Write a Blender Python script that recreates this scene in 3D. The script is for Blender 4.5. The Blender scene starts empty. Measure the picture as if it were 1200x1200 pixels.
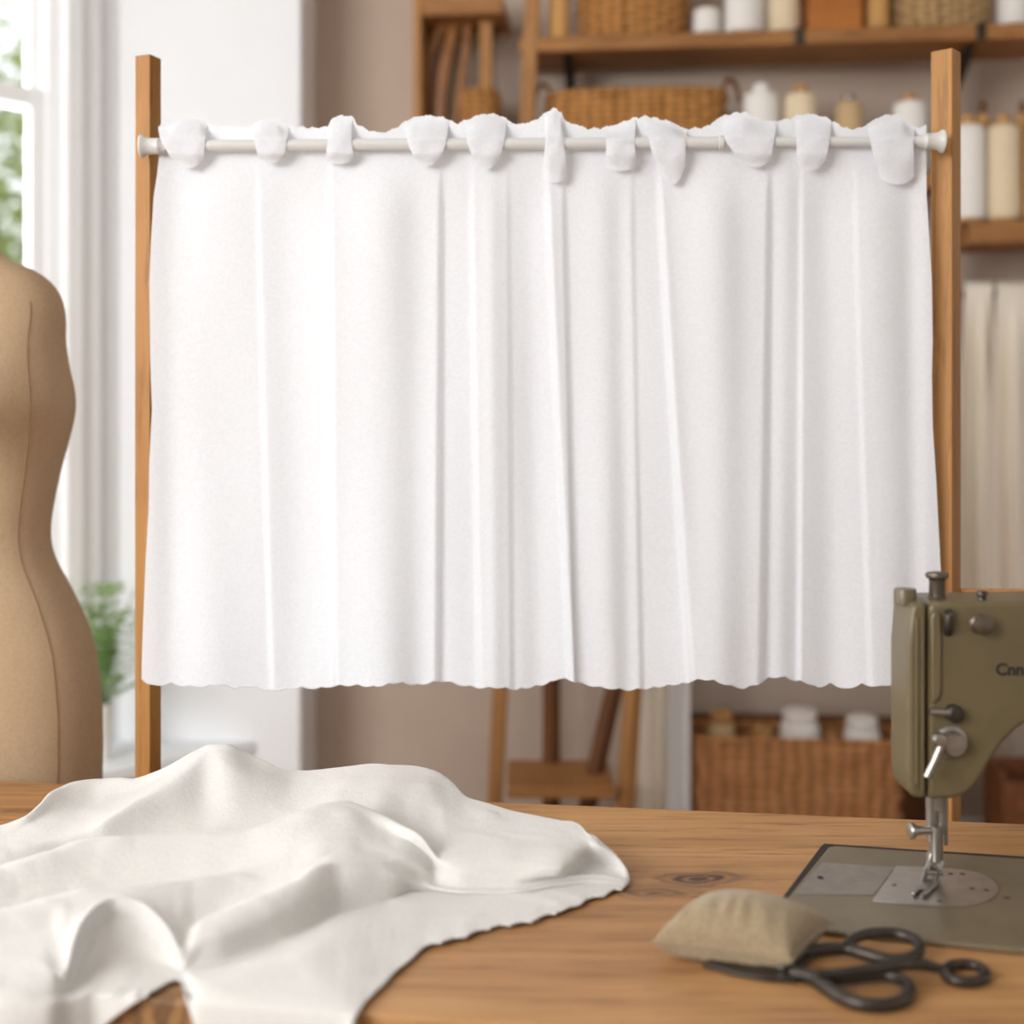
import bpy, bmesh, math, random
import numpy as np
from mathutils import Vector, Matrix
from mathutils.geometry import delaunay_2d_cdt

random.seed(7)
scene = bpy.context.scene
COL = scene.collection
F = 1500.0            # focal length in pixels of the 1200 px frame
CZ = 1.22             # eye height
TZ = 0.75             # worktop height
HOR = 500.0

# ------------------------------------------------------------------ helpers
def P(px, py, Y):
    return Vector(((px-600)/F*Y, Y, CZ-(py-HOR)/F*Y))
def G(px, py, h=0.0):
    Y = F*(CZ-TZ-h)/(py-HOR)
    return Vector(((px-600)/F*Y, Y, TZ+h))

MATS = {}
def new_mat(name):
    m = bpy.data.materials.new(name); m.use_nodes = True
    nt = m.node_tree; nt.nodes.clear()
    out = nt.nodes.new('ShaderNodeOutputMaterial')
    b = nt.nodes.new('ShaderNodeBsdfPrincipled')
    nt.links.new(b.outputs[0], out.inputs[0])
    MATS[name] = m
    return m, nt, b, out
def srgb(r, g, b):
    f = lambda c: (c/255/12.92) if c/255 <= .04045 else ((c/255+.055)/1.055)**2.4
    return (f(r), f(g), f(b), 1)
def ramp(nt, stops):
    r = nt.nodes.new('ShaderNodeValToRGB')
    e = r.color_ramp.elements
    e[0].position, e[0].color = stops[0]
    e[1].position, e[1].color = stops[-1]
    for p, c in stops[1:-1]:
        n = e.new(p); n.color = c
    return r
def coords(nt, scale=(1,1,1), rot=(0,0,0), rnd=True):
    tc = nt.nodes.new('ShaderNodeTexCoord')
    mp = nt.nodes.new('ShaderNodeMapping')
    mp.inputs['Scale'].default_value = scale
    mp.inputs['Rotation'].default_value = rot
    src = tc.outputs['Object']
    if rnd:
        oi = nt.nodes.new('ShaderNodeObjectInfo')
        ml = nt.nodes.new('ShaderNodeVectorMath'); ml.operation = 'MULTIPLY_ADD'
        cb = nt.nodes.new('ShaderNodeCombineXYZ')
        nt.links.new(oi.outputs['Random'], cb.inputs[0]); nt.links.new(oi.outputs['Random'], cb.inputs[1]); nt.links.new(oi.outputs['Random'], cb.inputs[2])
        ml.inputs[1].default_value = (7, 11, 5)
        nt.links.new(cb.outputs[0], ml.inputs[0]); nt.links.new(src, ml.inputs[2])
        src = ml.outputs[0]
    nt.links.new(src, mp.inputs[0])
    return mp.outputs[0]
def noise(nt, vec, scale, detail=4, rough=.55, dist=0):
    n = nt.nodes.new('ShaderNodeTexNoise')
    n.inputs['Scale'].default_value = scale; n.inputs['Detail'].default_value = detail
    n.inputs['Roughness'].default_value = rough; n.inputs['Distortion'].default_value = dist
    nt.links.new(vec, n.inputs['Vector'])
    return n.outputs['Fac']
def bump(nt, b, fac, strength, dist=.002):
    bp = nt.nodes.new('ShaderNodeBump')
    bp.inputs['Strength'].default_value = strength; bp.inputs['Distance'].default_value = dist
    nt.links.new(fac, bp.inputs['Height']); nt.links.new(bp.outputs[0], b.inputs['Normal'])
def mixc(nt, fac, a, c, mode='MIX'):
    m = nt.nodes.new('ShaderNodeMix'); m.data_type = 'RGBA'; m.blend_type = mode
    for sock, v in ((m.inputs[0], fac), (m.inputs[6], a), (m.inputs[7], c)):
        if hasattr(v, 'is_linked') or hasattr(v, 'links'): nt.links.new(v, sock)
        else: sock.default_value = v
    return m.outputs[2]
def math_n(nt, op, a, b=None, clamp=False):
    m = nt.nodes.new('ShaderNodeMath'); m.operation = op; m.use_clamp = clamp
    for i, v in enumerate((a, b)):
        if v is None: continue
        if isinstance(v, (int, float)): m.inputs[i].default_value = v
        else: nt.links.new(v, m.inputs[i])
    return m.outputs[0]

def plain(name, col, rough=.6, metal=0, spec=.5, var=.12, nscale=30, bmp=.15, bdist=.001):
    m, nt, b, o = new_mat(name)
    v = coords(nt)
    n = noise(nt, v, nscale, 5)
    lo = tuple(c*(1-var) for c in col[:3])+(1,); hi = tuple(min(1, c*(1+var)) for c in col[:3])+(1,)
    r = ramp(nt, [(.3, lo), (.7, hi)])
    nt.links.new(n, r.inputs[0]); nt.links.new(r.outputs[0], b.inputs['Base Color'])
    b.inputs['Roughness'].default_value = rough; b.inputs['Metallic'].default_value = metal
    b.inputs['Specular IOR Level'].default_value = spec
    if bmp: bump(nt, b, n, bmp, bdist)
    return m
def wood(name, light, dark, axis='x', scale=1.0, rough=.55, knots=(), streak=.6):
    m, nt, b, o = new_mat(name)
    s = {'x': (1.3, 22, 22), 'y': (22, 1.3, 22), 'z': (22, 22, 1.3)}[axis]
    s = tuple(c*scale for c in s)
    v = coords(nt, s, rnd=not knots)
    n1 = noise(nt, v, 1.0, 6, .62, .6)
    n2 = noise(nt, v, 5.5, 4, .6, .2)
    v2 = coords(nt, (3, 3, 3), rnd=not knots)
    n3 = noise(nt, v2, 1.0, 3)
    n4 = noise(nt, v, 2.6, 5, .7, 1.2)
    r4 = ramp(nt, [(.36, (.45, .36, .28, 1)), (.45, (1, 1, 1, 1))]); nt.links.new(n4, r4.inputs[0])
    r = ramp(nt, [(.25, dark), (.5, tuple((a+c)/2 for a, c in zip(light, dark))), (.72, light)])
    f = math_n(nt, 'ADD', math_n(nt, 'MULTIPLY', n1, .62), math_n(nt, 'MULTIPLY', n3, .38))
    nt.links.new(f, r.inputs[0])
    r2 = ramp(nt, [(.30, (.42, .36, .30, 1)), (.46, (1, 1, 1, 1))])
    nt.links.new(n2, r2.inputs[0])
    col = mixc(nt, streak, r.outputs[0], r2.outputs[0], 'MULTIPLY')
    col = mixc(nt, streak*.75, col, r4.outputs[0], 'MULTIPLY')
    if knots:
        tc = nt.nodes.new('ShaderNodeTexCoord')
        nd = nt.nodes.new('ShaderNodeTexNoise'); nd.inputs['Scale'].default_value = 22; nd.inputs['Detail'].default_value = 4
        nt.links.new(tc.outputs['Object'], nd.inputs['Vector'])
        ad = nt.nodes.new('ShaderNodeVectorMath'); ad.operation = 'MULTIPLY_ADD'
        ad.inputs[1].default_value = (.045, .03, 0)
        nt.links.new(nd.outputs['Color'], ad.inputs[0]); nt.links.new(tc.outputs['Object'], ad.inputs[2])
        for (kx, ky, rx, ry, st) in knots:
            mp = nt.nodes.new('ShaderNodeMapping')
            mp.inputs['Location'].default_value = (-(kx+.0225)/rx, -(ky+.015)/ry, 0)
            mp.inputs['Scale'].default_value = (1/rx, 1/ry, 0)
            nt.links.new(ad.outputs[0], mp.inputs[0])
            ln = nt.nodes.new('ShaderNodeVectorMath'); ln.operation = 'LENGTH'
            nt.links.new(mp.outputs[0], ln.inputs[0])
            d = ln.outputs['Value']
            ring = math_n(nt, 'SINE', math_n(nt, 'MULTIPLY', d, 17.0))
            ring = math_n(nt, 'ADD', math_n(nt, 'MULTIPLY', ring, .3), .7)
            fall = nt.nodes.new('ShaderNodeMapRange'); fall.inputs['From Min'].default_value = .3; fall.inputs['From Max'].default_value = 1.25
            fall.inputs['To Min'].default_value = st; fall.inputs['To Max'].default_value = 0
            nt.links.new(d, fall.inputs[0])
            k = math_n(nt, 'MULTIPLY', ring, fall.outputs[0], True)
            col = mixc(nt, k, col, srgb(70, 48, 36))
    nt.links.new(col, b.inputs['Base Color'])
    b.inputs['Roughness'].default_value = rough; b.inputs['Specular IOR Level'].default_value = .35
    bump(nt, b, n2, .25, .0012)
    return m
def fabric(name, col, trans=.35, weave=1400, wb=.25, grain=.0, rough=.9, soft=.0, second='Z', fib=2.2):
    m, nt, b, o = new_mat(name)
    v = coords(nt, rnd=False)
    w1 = nt.nodes.new('ShaderNodeTexWave'); w1.bands_direction = 'X'; w1.inputs['Scale'].default_value = weave/20
    w1.inputs['Distortion'].default_value = 1.2; w1.inputs['Detail'].default_value = 2; w1.inputs['Detail Scale'].default_value = 3
    w2 = nt.nodes.new('ShaderNodeTexWave'); w2.bands_direction = second; w2.inputs['Scale'].default_value = weave/20
    w2.inputs['Distortion'].default_value = 1.2; w2.inputs['Detail'].default_value = 2; w2.inputs['Detail Scale'].default_value = 3
    nt.links.new(v, w1.inputs[0]); nt.links.new(v, w2.inputs[0])
    n = noise(nt, v, 420, 3, .7)
    h = math_n(nt, 'ADD', math_n(nt, 'ADD', w1.outputs['Fac'], w2.outputs['Fac']), math_n(nt, 'MULTIPLY', n, fib))
    if weave == 0: h = math_n(nt, 'ADD', math_n(nt, 'MULTIPLY', n, 2.0), math_n(nt, 'MULTIPLY', noise(nt, v, 170, 3, .6), 2.0))
    bump(nt, b, h, wb, .0006)
    n2 = noise(nt, v, 260, 4, .75)
    lo = tuple(c*(1-grain) for c in col[:3])+(1,)
    r = ramp(nt, [(.35, lo), (.6, col)]); nt.links.new(n2, r.inputs[0])
    nt.links.new(r.outputs[0], b.inputs['Base Color'])
    b.inputs['Roughness'].default_value = rough; b.inputs['Specular IOR Level'].default_value = .15
    b.inputs['Sheen Weight'].default_value = .25 if soft else .0
    if trans > 0:
        t = nt.nodes.new('ShaderNodeBsdfTranslucent'); nt.links.new(r.outputs[0], t.inputs['Color'])
        mx = nt.nodes.new('ShaderNodeMixShader'); mx.inputs[0].default_value = trans
        nt.links.new(b.outputs[0], mx.inputs[1]); nt.links.new(t.outputs[0], mx.inputs[2]); nt.links.new(mx.outputs[0], o.inputs[0])
    return m
def metal(name, col, rough=.35, metallic=1.0, wear=.2):
    m, nt, b, o = new_mat(name)
    v = coords(nt)
    n = noise(nt, v, 60, 6, .65)
    r = ramp(nt, [(.3, tuple(c*(1-wear) for c in col[:3])+(1,)), (.7, col)])
    nt.links.new(n, r.inputs[0]); nt.links.new(r.outputs[0], b.inputs['Base Color'])
    b.inputs['Metallic'].default_value = metallic
    rr = nt.nodes.new('ShaderNodeMapRange'); rr.inputs['To Min'].default_value = rough*.75; rr.inputs['To Max'].default_value = rough*1.3
    nt.links.new(n, rr.inputs[0]); nt.links.new(rr.outputs[0], b.inputs['Roughness'])
    bump(nt, b, n, .06, .0004)
    return m

# mesh builders ----------------------------------------------------
def box(bm, x0, x1, y0, y1, z0, z1, mtx=None):
    vs = [bm.verts.new(Vector((x, y, z)) if mtx is None else mtx @ Vector((x, y, z)))
          for x in (x0, x1) for y in (y0, y1) for z in (z0, z1)]
    for f in ((0,1,3,2), (4,6,7,5), (0,4,5,1), (2,3,7,6), (0,2,6,4), (1,5,7,3)):
        bm.faces.new([vs[i] for i in f])
    return vs
def prism(bm, pts, off):
    """closed loop of points, extruded by vector off"""
    a = [bm.verts.new(p) for p in pts]; b = [bm.verts.new(Vector(p)+off) for p in pts]
    n = len(pts)
    bm.faces.new(a); bm.faces.new(b[::-1])
    for i in range(n):
        bm.faces.new((a[i], b[i], b[(i+1) % n], a[(i+1) % n]))
def smooth_path(pts, n=8, closed=False):
    out = []; m = len(pts)
    pts = [Vector(p) for p in pts]
    rng = range(m) if closed else range(m-1)
    for i in rng:
        if closed: p0, p1, p2, p3 = pts[(i-1) % m], pts[i], pts[(i+1) % m], pts[(i+2) % m]
        else: p0, p1, p2, p3 = pts[max(i-1, 0)], pts[i], pts[i+1], pts[min(i+2, m-1)]
        for k in range(n):
            t = k/n
            out.append(.5*((2*p1)+(-p0+p2)*t+(2*p0-5*p1+4*p2-p3)*t*t+(-p0+3*p1-3*p2+p3)*t**3))
    if not closed: out.append(pts[-1])
    return out
def tube(bm, pts, rad, seg=12, closed=False, flat=1.0, up=Vector((0,0,1)), cap=True):
    pts = [Vector(p) for p in pts]; n = len(pts)
    rings = []
    for i, p in enumerate(pts):
        a = pts[(i-1) % n] if closed or i > 0 else p
        b = pts[(i+1) % n] if closed or i < n-1 else p
        t = (b-a).normalized()
        u = up
        if abs(t.dot(u)) > .95: u = Vector((0, 1, 0)) if abs(t.y) < .9 else Vector((1, 0, 0))
        s = t.cross(u).normalized(); w = s.cross(t).normalized()
        r = rad[i] if hasattr(rad, '__len__') else rad
        rings.append([bm.verts.new(p+s*math.cos(2*math.pi*k/seg)*r+w*math.sin(2*math.pi*k/seg)*r*flat) for k in range(seg)])
    m = n if closed else n-1
    for i in range(m):
        A, B = rings[i], rings[(i+1) % n]
        for k in range(seg):
            bm.faces.new((A[k], A[(k+1) % seg], B[(k+1) % seg], B[k]))
    if not closed and cap:
        bm.faces.new(rings[0][::-1]); bm.faces.new(rings[-1])
def lathe(bm, prof, c=(0,0,0), axis=Vector((0,0,1)), seg=32):
    """prof: list of (r, h) along axis"""
    c = Vector(c); ax = Vector(axis).normalized()
    q = Vector((0,0,1)).rotation_difference(ax)
    rings = []
    for r, h in prof:
        if r < 1e-6: rings.append([bm.verts.new(c+q @ Vector((0,0,h)))])
        else: rings.append([bm.verts.new(c+q @ Vector((r*math.cos(2*math.pi*k/seg), r*math.sin(2*math.pi*k/seg), h))) for k in range(seg)])
    for A, B in zip(rings, rings[1:]):
        for k in range(seg):
            a0, a1 = A[k % len(A)], A[(k+1) % len(A)]
            b0, b1 = B[k % len(B)], B[(k+1) % len(B)]
            vs = []
            for v in (a0, a1, b1, b0):
                if v not in vs: vs.append(v)
            if len(vs) > 2: bm.faces.new(vs)
    if len(rings[0]) > 1: bm.faces.new(rings[0][::-1])
    if len(rings[-1]) > 1: bm.faces.new(rings[-1])
def grid(bm, fn, nu, nv):
    vs = [[bm.verts.new(fn(i/nu, j/nv)) for i in range(nu+1)] for j in range(nv+1)]
    for j in range(nv):
        for i in range(nu):
            bm.faces.new((vs[j][i], vs[j][i+1], vs[j+1][i+1], vs[j+1][i]))

ORG = {}
def root(name, loc, label=None, cat=None, group=None):
    o = bpy.data.objects.new(name, None); COL.objects.link(o)
    o.empty_display_size = .05
    o.location = loc; ORG[o] = Vector(loc)
    if label: o['label'] = label; o['category'] = cat
    if group: o['group'] = group
    return o
def obj(name, bm, m, parent=None, origin=None, smooth=True, bevel=0, seg=2, subsurf=0, thick=0, angle=40, local=False, label=None):
    """bm holds world coordinates (or local to parent if local)"""
    org = ORG[parent] if parent else Vector(origin or (0, 0, 0))
    if not local:
        for v in bm.verts: v.co -= org
    bmesh.ops.recalc_face_normals(bm, faces=bm.faces)
    me = bpy.data.meshes.new(name); bm.to_mesh(me); bm.free()
    me.materials.append(MATS[m] if isinstance(m, str) else m)
    o = bpy.data.objects.new(name, me); COL.objects.link(o)
    if parent: o.parent = parent; ORG[o] = org
    else: o.location = org; ORG[o] = org
    if smooth:
        for p in me.polygons: p.use_smooth = True
        try: me.set_sharp_from_angle(angle=math.radians(angle))
        except Exception: pass
    if thick:
        s = o.modifiers.new('solid', 'SOLIDIFY'); s.thickness = thick; s.offset = 0
    if bevel:
        b = o.modifiers.new('bevel', 'BEVEL'); b.width = bevel; b.segments = seg; b.limit_method = 'ANGLE'; b.angle_limit = math.radians(35)
        b.harden_normals = False
    if subsurf:
        s = o.modifiers.new('sub', 'SUBSURF'); s.levels = subsurf; s.render_levels = subsurf
    if label: o['label'] = label
    return o
def tag(o, label, cat, group=None):
    o['label'] = label; o['category'] = cat
    if group: o['group'] = group
    return o
def struct(name, bm, m, bevel=0, parent=None, **k):
    o = obj(name, bm, m, parent, bevel=bevel, **k)
    if not parent: o['kind'] = 'structure'
    return o
def dup(r, loc, label, rotz=None, scale=None):
    c = r.copy(); COL.objects.link(c); c.location = loc; c['label'] = label
    if rotz is not None: c.rotation_euler = (0, 0, rotz)
    if scale is not None: c.scale = scale
    for ch in list(r.children):
        d = ch.copy(); COL.objects.link(d); d.parent = c
        for g in ch.children:
            e = g.copy(); COL.objects.link(e); e.parent = d
    return c
NB = bmesh.new

# ------------------------------------------------------------------ materials
k1 = G(818, 1029); k2 = G(770, 1046); k3 = G(188, 1172); k4 = G(700, 1150); k5 = G(30, 950)
wood('table_wood', srgb(200, 153, 101), srgb(138, 94, 54), 'x', 1.0, .5,
     [(k1.x, k1.y, .05, .026, 1.25), (k2.x, k2.y, .055, .02, .8), (k3.x, k3.y, .05, .02, .8), (k5.x, k5.y, .05, .01, .6)], .7)
wood('post_wood', srgb(190, 139, 76), srgb(140, 93, 44), 'z', 1.0, .5, (), .5)
wood('rail_wood', srgb(200, 138, 76), srgb(150, 92, 44), 'x', 1.0, .5, (), .5)
wood('shelf_wood', srgb(190, 136, 80), srgb(122, 78, 40), 'x', .8, .6, (), .6)
wood('upright_wood', srgb(196, 146, 90), srgb(140, 94, 50), 'z', .8, .6, (), .5)
wood('dark_wood', srgb(128, 82, 44), srgb(84, 50, 26), 'z', .8, .6, (), .5)
wood('box_wood', srgb(200, 128, 58), srgb(150, 88, 34), 'x', 1, .6, (), .5)
wood('crate_wood', srgb(150, 96, 60), srgb(104, 62, 36), 'x', 1, .6, (), .5)
wood('cap_wood', srgb(206, 160, 104), srgb(170, 118, 68), 'z', 2, .6, (), .4)
fabric('curtain_cloth', (.83, .843, .87, 1), .2, 0, .5, .06)
fabric('table_cloth', (.755, .735, .70, 1), .10, 0, .5, .06, soft=1)
fabric('hang_cloth', srgb(252, 243, 226), .12, 700, .2, .03)
fabric('white_hang_cloth', srgb(244, 243, 242), .2, 700, .2, .03)
fabric('canvas', srgb(190, 163, 132), 0, 0, .35, .12)
fabric('linen_pad', srgb(160, 141, 112), 0, 0, .8, .25, soft=1)
plain('seam_thread', srgb(150, 120, 92), .9, bmp=0)
plain('wall_paint', srgb(198, 180, 164), .85, spec=.2, var=.04, nscale=4, bmp=.05)
plain('white_paint', srgb(239, 241, 243), .7, spec=.3, var=.015, nscale=4, bmp=.03)
plain('frame_paint', srgb(248, 249, 249), .45, spec=.4, var=.015, nscale=8, bmp=.03)
plain('ceiling_paint', srgb(232, 230, 226), .9, spec=.2, var=.02, nscale=4, bmp=0)
wood('floor_wood', srgb(176, 136, 96), srgb(122, 88, 58), 'x', .6, .5, (), .5)
plain('rod_white', srgb(208, 207, 203), .35, spec=.5, var=.02, bmp=.02)
plain('machine_green', srgb(99, 87, 60), .33, spec=.5, var=.10, nscale=14, bmp=.05)
plain('bed_green', srgb(116, 104, 82), .38, metal=.25, spec=.5, var=.14, nscale=22, bmp=.06)
plain('seam_dark', srgb(30, 26, 20), .7, bmp=0)
metal('steel', (.42, .395, .36, 1), .34)
metal('plate_steel', (.50, .465, .42, 1), .36)
metal('worn_steel', (.36, .315, .27, 1), .4, .8, .35)
metal('dark_iron', (.075, .062, .052, 1), .38, .75, .35)
metal('bronze_knob', (.14, .11, .08, 1), .4, .7, .3)
def wickerm(name, col, rowscale, strand, dark=.38):
    m, nt, b, o = new_mat(name)
    v = coords(nt, rnd=False)
    wz = nt.nodes.new('ShaderNodeTexWave'); wz.bands_direction = 'Z'; wz.inputs['Scale'].default_value = rowscale
    wz.inputs['Distortion'].default_value = 2.5; wz.inputs['Detail'].default_value = 2; wz.inputs['Detail Scale'].default_value = 2
    wx = nt.nodes.new('ShaderNodeTexWave'); wx.bands_direction = 'X'; wx.inputs['Scale'].default_value = strand
    wx.inputs['Distortion'].default_value = 2.5; wx.inputs['Detail'].default_value = 2; wx.inputs['Detail Scale'].default_value = 1.5
    nt.links.new(v, wz.inputs[0]); nt.links.new(v, wx.inputs[0])
    n = noise(nt, v, 20, 4)
    f = math_n(nt, 'ADD', math_n(nt, 'ADD', math_n(nt, 'MULTIPLY', wz.outputs['Fac'], .36), math_n(nt, 'MULTIPLY', wx.outputs['Fac'], .34)), math_n(nt, 'MULTIPLY', n, .5))
    r = ramp(nt, [(.25, tuple(c*dark for c in col[:3])+(1,)), (.55, tuple(c*.85 for c in col[:3])+(1,)), (.85, tuple(min(1, c*1.2) for c in col[:3])+(1,))])  # gaps between strands darkened in the colour, since front light flattens the weave
    nt.links.new(f, r.inputs[0]); nt.links.new(r.outputs[0], b.inputs['Base Color'])
    b.inputs['Roughness'].default_value = .75; b.inputs['Specular IOR Level'].default_value = .3
    bump(nt, b, f, .6, .004)
wickerm('wicker', srgb(176, 124, 68), 19, 10, .42); wickerm('wicker_light', srgb(176, 144, 100), 20, 11, .5); wickerm('wicker_red', srgb(184, 130, 84), 15, 8.5, .5)
plain('leather', srgb(140, 90, 44), .5, var=.3, nscale=20, bmp=.1)
plain('thread_white', srgb(236, 232, 226), .85, var=.04, nscale=140, bmp=.3)
plain('thread_cream', srgb(226, 208, 176), .85, var=.06, nscale=140, bmp=.3)
plain('thread_beige', srgb(196, 168, 126), .85, var=.08, nscale=140, bmp=.3)
plain('thread_tan', srgb(206, 158, 96), .85, var=.08, nscale=140, bmp=.3)
plain('ceramic', srgb(238, 236, 230), .3, var=.02, bmp=0)
plain('soil', srgb(60, 42, 30), .95, var=.3, nscale=80, bmp=.5)
plain('bark', srgb(96, 78, 60), .9, var=.3, nscale=20, bmp=.5)
plain('lawn', srgb(150, 176, 104), .95, var=.2, nscale=5, bmp=.2)
def leafm(name, col, tr=.5):
    m, nt, b, o = new_mat(name)
    v = coords(nt); n = noise(nt, v, 6, 3)
    r = ramp(nt, [(.3, tuple(c*.7 for c in col[:3])+(1,)), (.7, col)]); nt.links.new(n, r.inputs[0])
    nt.links.new(r.outputs[0], b.inputs['Base Color']); b.inputs['Roughness'].default_value = .5
    t = nt.nodes.new('ShaderNodeBsdfTranslucent'); nt.links.new(r.outputs[0], t.inputs['Color'])
    mx = nt.nodes.new('ShaderNodeMixShader'); mx.inputs[0].default_value = tr
    nt.links.new(b.outputs[0], mx.inputs[1]); nt.links.new(t.outputs[0], mx.inputs[2]); nt.links.new(mx.outputs[0], o.inputs[0])
leafm('fern_leaf', srgb(150, 186, 112)); leafm('tree_leaf', srgb(158, 172, 86), .35)
def glassm():
    m, nt, b, o = new_mat('window_glass')
    t = nt.nodes.new('ShaderNodeBsdfTransparent'); g = nt.nodes.new('ShaderNodeBsdfGlossy'); g.inputs['Roughness'].default_value = .02
    fr = nt.nodes.new('ShaderNodeFresnel'); fr.inputs[0].default_value = 1.45
    mx = nt.nodes.new('ShaderNodeMixShader'); nt.links.new(fr.outputs[0], mx.inputs[0])
    nt.links.new(t.outputs[0], mx.inputs[1]); nt.links.new(g.outputs[0], mx.inputs[2]); nt.links.new(mx.outputs[0], o.inputs[0])
glassm()

# ------------------------------------------------------------------ room
CEIL = 2.95
BACK = 3.60
PIER_Y = 3.344
PIER_X = -.551
CORNER = Vector((-1.026, 3.344, 0))
WD = Vector((-.7071, -.7071, 0))          # along the window wall, away from the corner
WN = Vector((.7071, -.7071, 0))           # into the room
WM = Matrix.Translation(CORNER) @ Matrix(((WD.x, WN.x, 0, 0), (WD.y, WN.y, 0, 0), (0, 0, 1, 0), (0, 0, 0, 1)))
bm = NB(); box(bm, -4.2, 3.2, -4.1, 4.2, -.06, 0); struct('floor', bm, 'floor_wood')
bm = NB(); box(bm, -4.2, 3.2, -4.1, 4.0, CEIL, CEIL+.06); struct('ceiling', bm, 'ceiling_paint')
bm = NB(); box(bm, PIER_X-.05, 3.1, BACK, BACK+.12, 0, CEIL); struct('wall_back', bm, 'wall_paint')
bm = NB(); box(bm, 3.0, 3.1, -4.0, BACK, 0, CEIL); struct('wall_right', bm, 'white_paint')
bm = NB(); box(bm, -3.75, 3.1, -4.1, -4.0, 0, CEIL); struct('wall_front', bm, 'white_paint')
bm = NB(); box(bm, -3.75, -3.62, -4.0, .76, 0, CEIL); struct('wall_side', bm, 'white_paint')
# white pier between the window wall and the back wall, its return faces right
bm = NB()
pts = [Vector((CORNER.x, PIER_Y, 0)), Vector((PIER_X, PIER_Y, 0)), Vector((PIER_X, BACK+.12, 0)), Vector((CORNER.x-.1, BACK+.12, 0)), Vector((CORNER.x-.1, PIER_Y+.04, 0))]
prism(bm, pts, Vector((0, 0, CEIL))); struct('wall_corner', bm, 'white_paint', bevel=.006)
W1 = (.16, 1.36, .46, 2.72)
W2 = (1.80, 3.00, .46, 2.72)  # second window, out of view, added to bring in more light
bm = NB()
def wallpiece(a, b, z0, z1): box(bm, a, b, -.20, 0, z0, z1, WM)
wallpiece(-.02, W1[0], 0, CEIL); wallpiece(W1[1], W2[0], 0, CEIL); wallpiece(W2[1], 3.7, 0, CEIL)
for w in (W1, W2):
    wallpiece(w[0], w[1], 0, w[2]); wallpiece(w[0], w[1], w[3], CEIL)
struct('wall_left', bm, 'white_paint')
def window(n, w):
    a, b, z0, z1 = w
    r = root('window_%d' % n, WM @ Vector(((a+b)/2, 0, z0))); r['kind'] = 'structure'
    bm = NB()
    # architrave moulding on the room side, mitred as a ring of two steps
    for (wd, d0, d1) in ((.10, -.002, .018), (.045, .016, .034)):
        box(bm, a-wd, a, d0, d1, z0-.02, z1+wd, WM); box(bm, b, b+wd, d0, d1, z0-.02, z1+wd, WM); box(bm, a, b, d0, d1, z1, z1+wd, WM)
    obj('architrave', bm, 'frame_paint', r, bevel=.004)
    bm = NB()
    t = .03
    box(bm, a, a+t, -.14, -.01, z0, z1, WM); box(bm, b-t, b, -.14, -.01, z0, z1, WM)
    box(bm, a+t, b-t, -.14, -.01, z1-t, z1, WM); box(bm, a+t, b-t, -.14, -.01, z0, z0+t, WM)
    obj('frame', bm, 'frame_paint', r, bevel=.004)
    zm = 2.046
    for (q0, q1, dd, nm) in ((z0+t, zm+.022, -.022, 'lower_sash'), (zm-.022, z1-t, -.060, 'upper_sash')):
        bm = NB(); s = .036 if nm == 'lower_sash' else .022
        A, B = a+t, b-t
        box(bm, A, A+s, dd-.035, dd, q0, q1, WM); box(bm, B-s, B, dd-.035, dd, q0, q1, WM)
        box(bm, A+s, B-s, dd-.035, dd, q0, q0+.044, WM); box(bm, A+s, B-s, dd-.035, dd, q1-.044, q1, WM)
        m_ = (A+B)/2
        box(bm, m_-.012, m_+.012, dd-.028, dd-.006, q0+.044, q1-.044, WM)
        so = obj(nm, bm, 'frame_paint', r, bevel=.003)
        bm = NB(); box(bm, A+s-.004, B-s+.004, dd-.019, dd-.015, q0+.04, q1-.04, WM)
        obj('pane', bm, 'window_glass', so, smooth=False)
window(1, W1); window(2, W2)
# deep window board along the wall; its end meets the pier
bm = NB()
sa = [CORNER+WD*0, CORNER+Vector((.36, 0, 0))]
e0 = CORNER+Vector((.36, -.002, 0)); e1 = e0+WD*1.75; e2 = CORNER+WD*(1.75+.25)
pts = [CORNER+WN*.002+Vector((.004, -.004, 0)), e0, e1, e2+WN*.002]
prism(bm, [Vector((p.x, p.y, .365)) for p in pts], Vector((0, 0, .035)))
struct('trim_1', bm, 'white_paint', bevel=.006)
bm = NB()
q0 = e0+Vector((-.03, -.002, 0)); q1 = q0+WD*1.7; q2 = CORNER+WD*1.95
pts = [CORNER+WN*.002+Vector((.004, -.004, 0)), q0, q1, q2+WN*.002]
prism(bm, [Vector((p.x, p.y, 0)) for p in pts], Vector((0, 0, .365)))
struct('trim_2', bm, 'white_paint', bevel=.004)
bm = NB(); box(bm, PIER_X, 3.0, BACK-.018, BACK, 0, .12); struct('baseboard_back', bm, 'white_paint', bevel=.004)

# ------------------------------------------------------------------ table
def yb(x): return 1.699-.1425*(x+.68)      # rear edge
def yf(x): return 1.026-.1425*(x+.1266)    # front edge
tr_ = root('work_table', (0, 1.25, 0), 'long wooden work table with knots and a worn plank top', 'table')
X0, X1 = -1.15, 1.25
NP = 4
for k in range(NP):
    t0, t1 = k/NP, (k+1)/NP
    g = .0003
    f = lambda x, t: yf(x)+(yb(x)-yf(x))*t
    pts = [Vector((X0, f(X0, t0)+g, TZ-.042)), Vector((X1, f(X1, t0)+g, TZ-.042)), Vector((X1, f(X1, t1)-g, TZ-.042)), Vector((X0, f(X0, t1)-g, TZ-.042))]
    bm = NB(); prism(bm, pts, Vector((0, 0, .042)))
    o_ = obj('plank', bm, 'table_wood', tr_, bevel=.003 if k in (0, NP-1) else .0008)
    # keep object coordinates equal to world x,y for the knots
    for v in o_.data.vertices: v.co += Vector((0, 1.25, 0))
    o_.location = (0, -1.25, 0)
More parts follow.
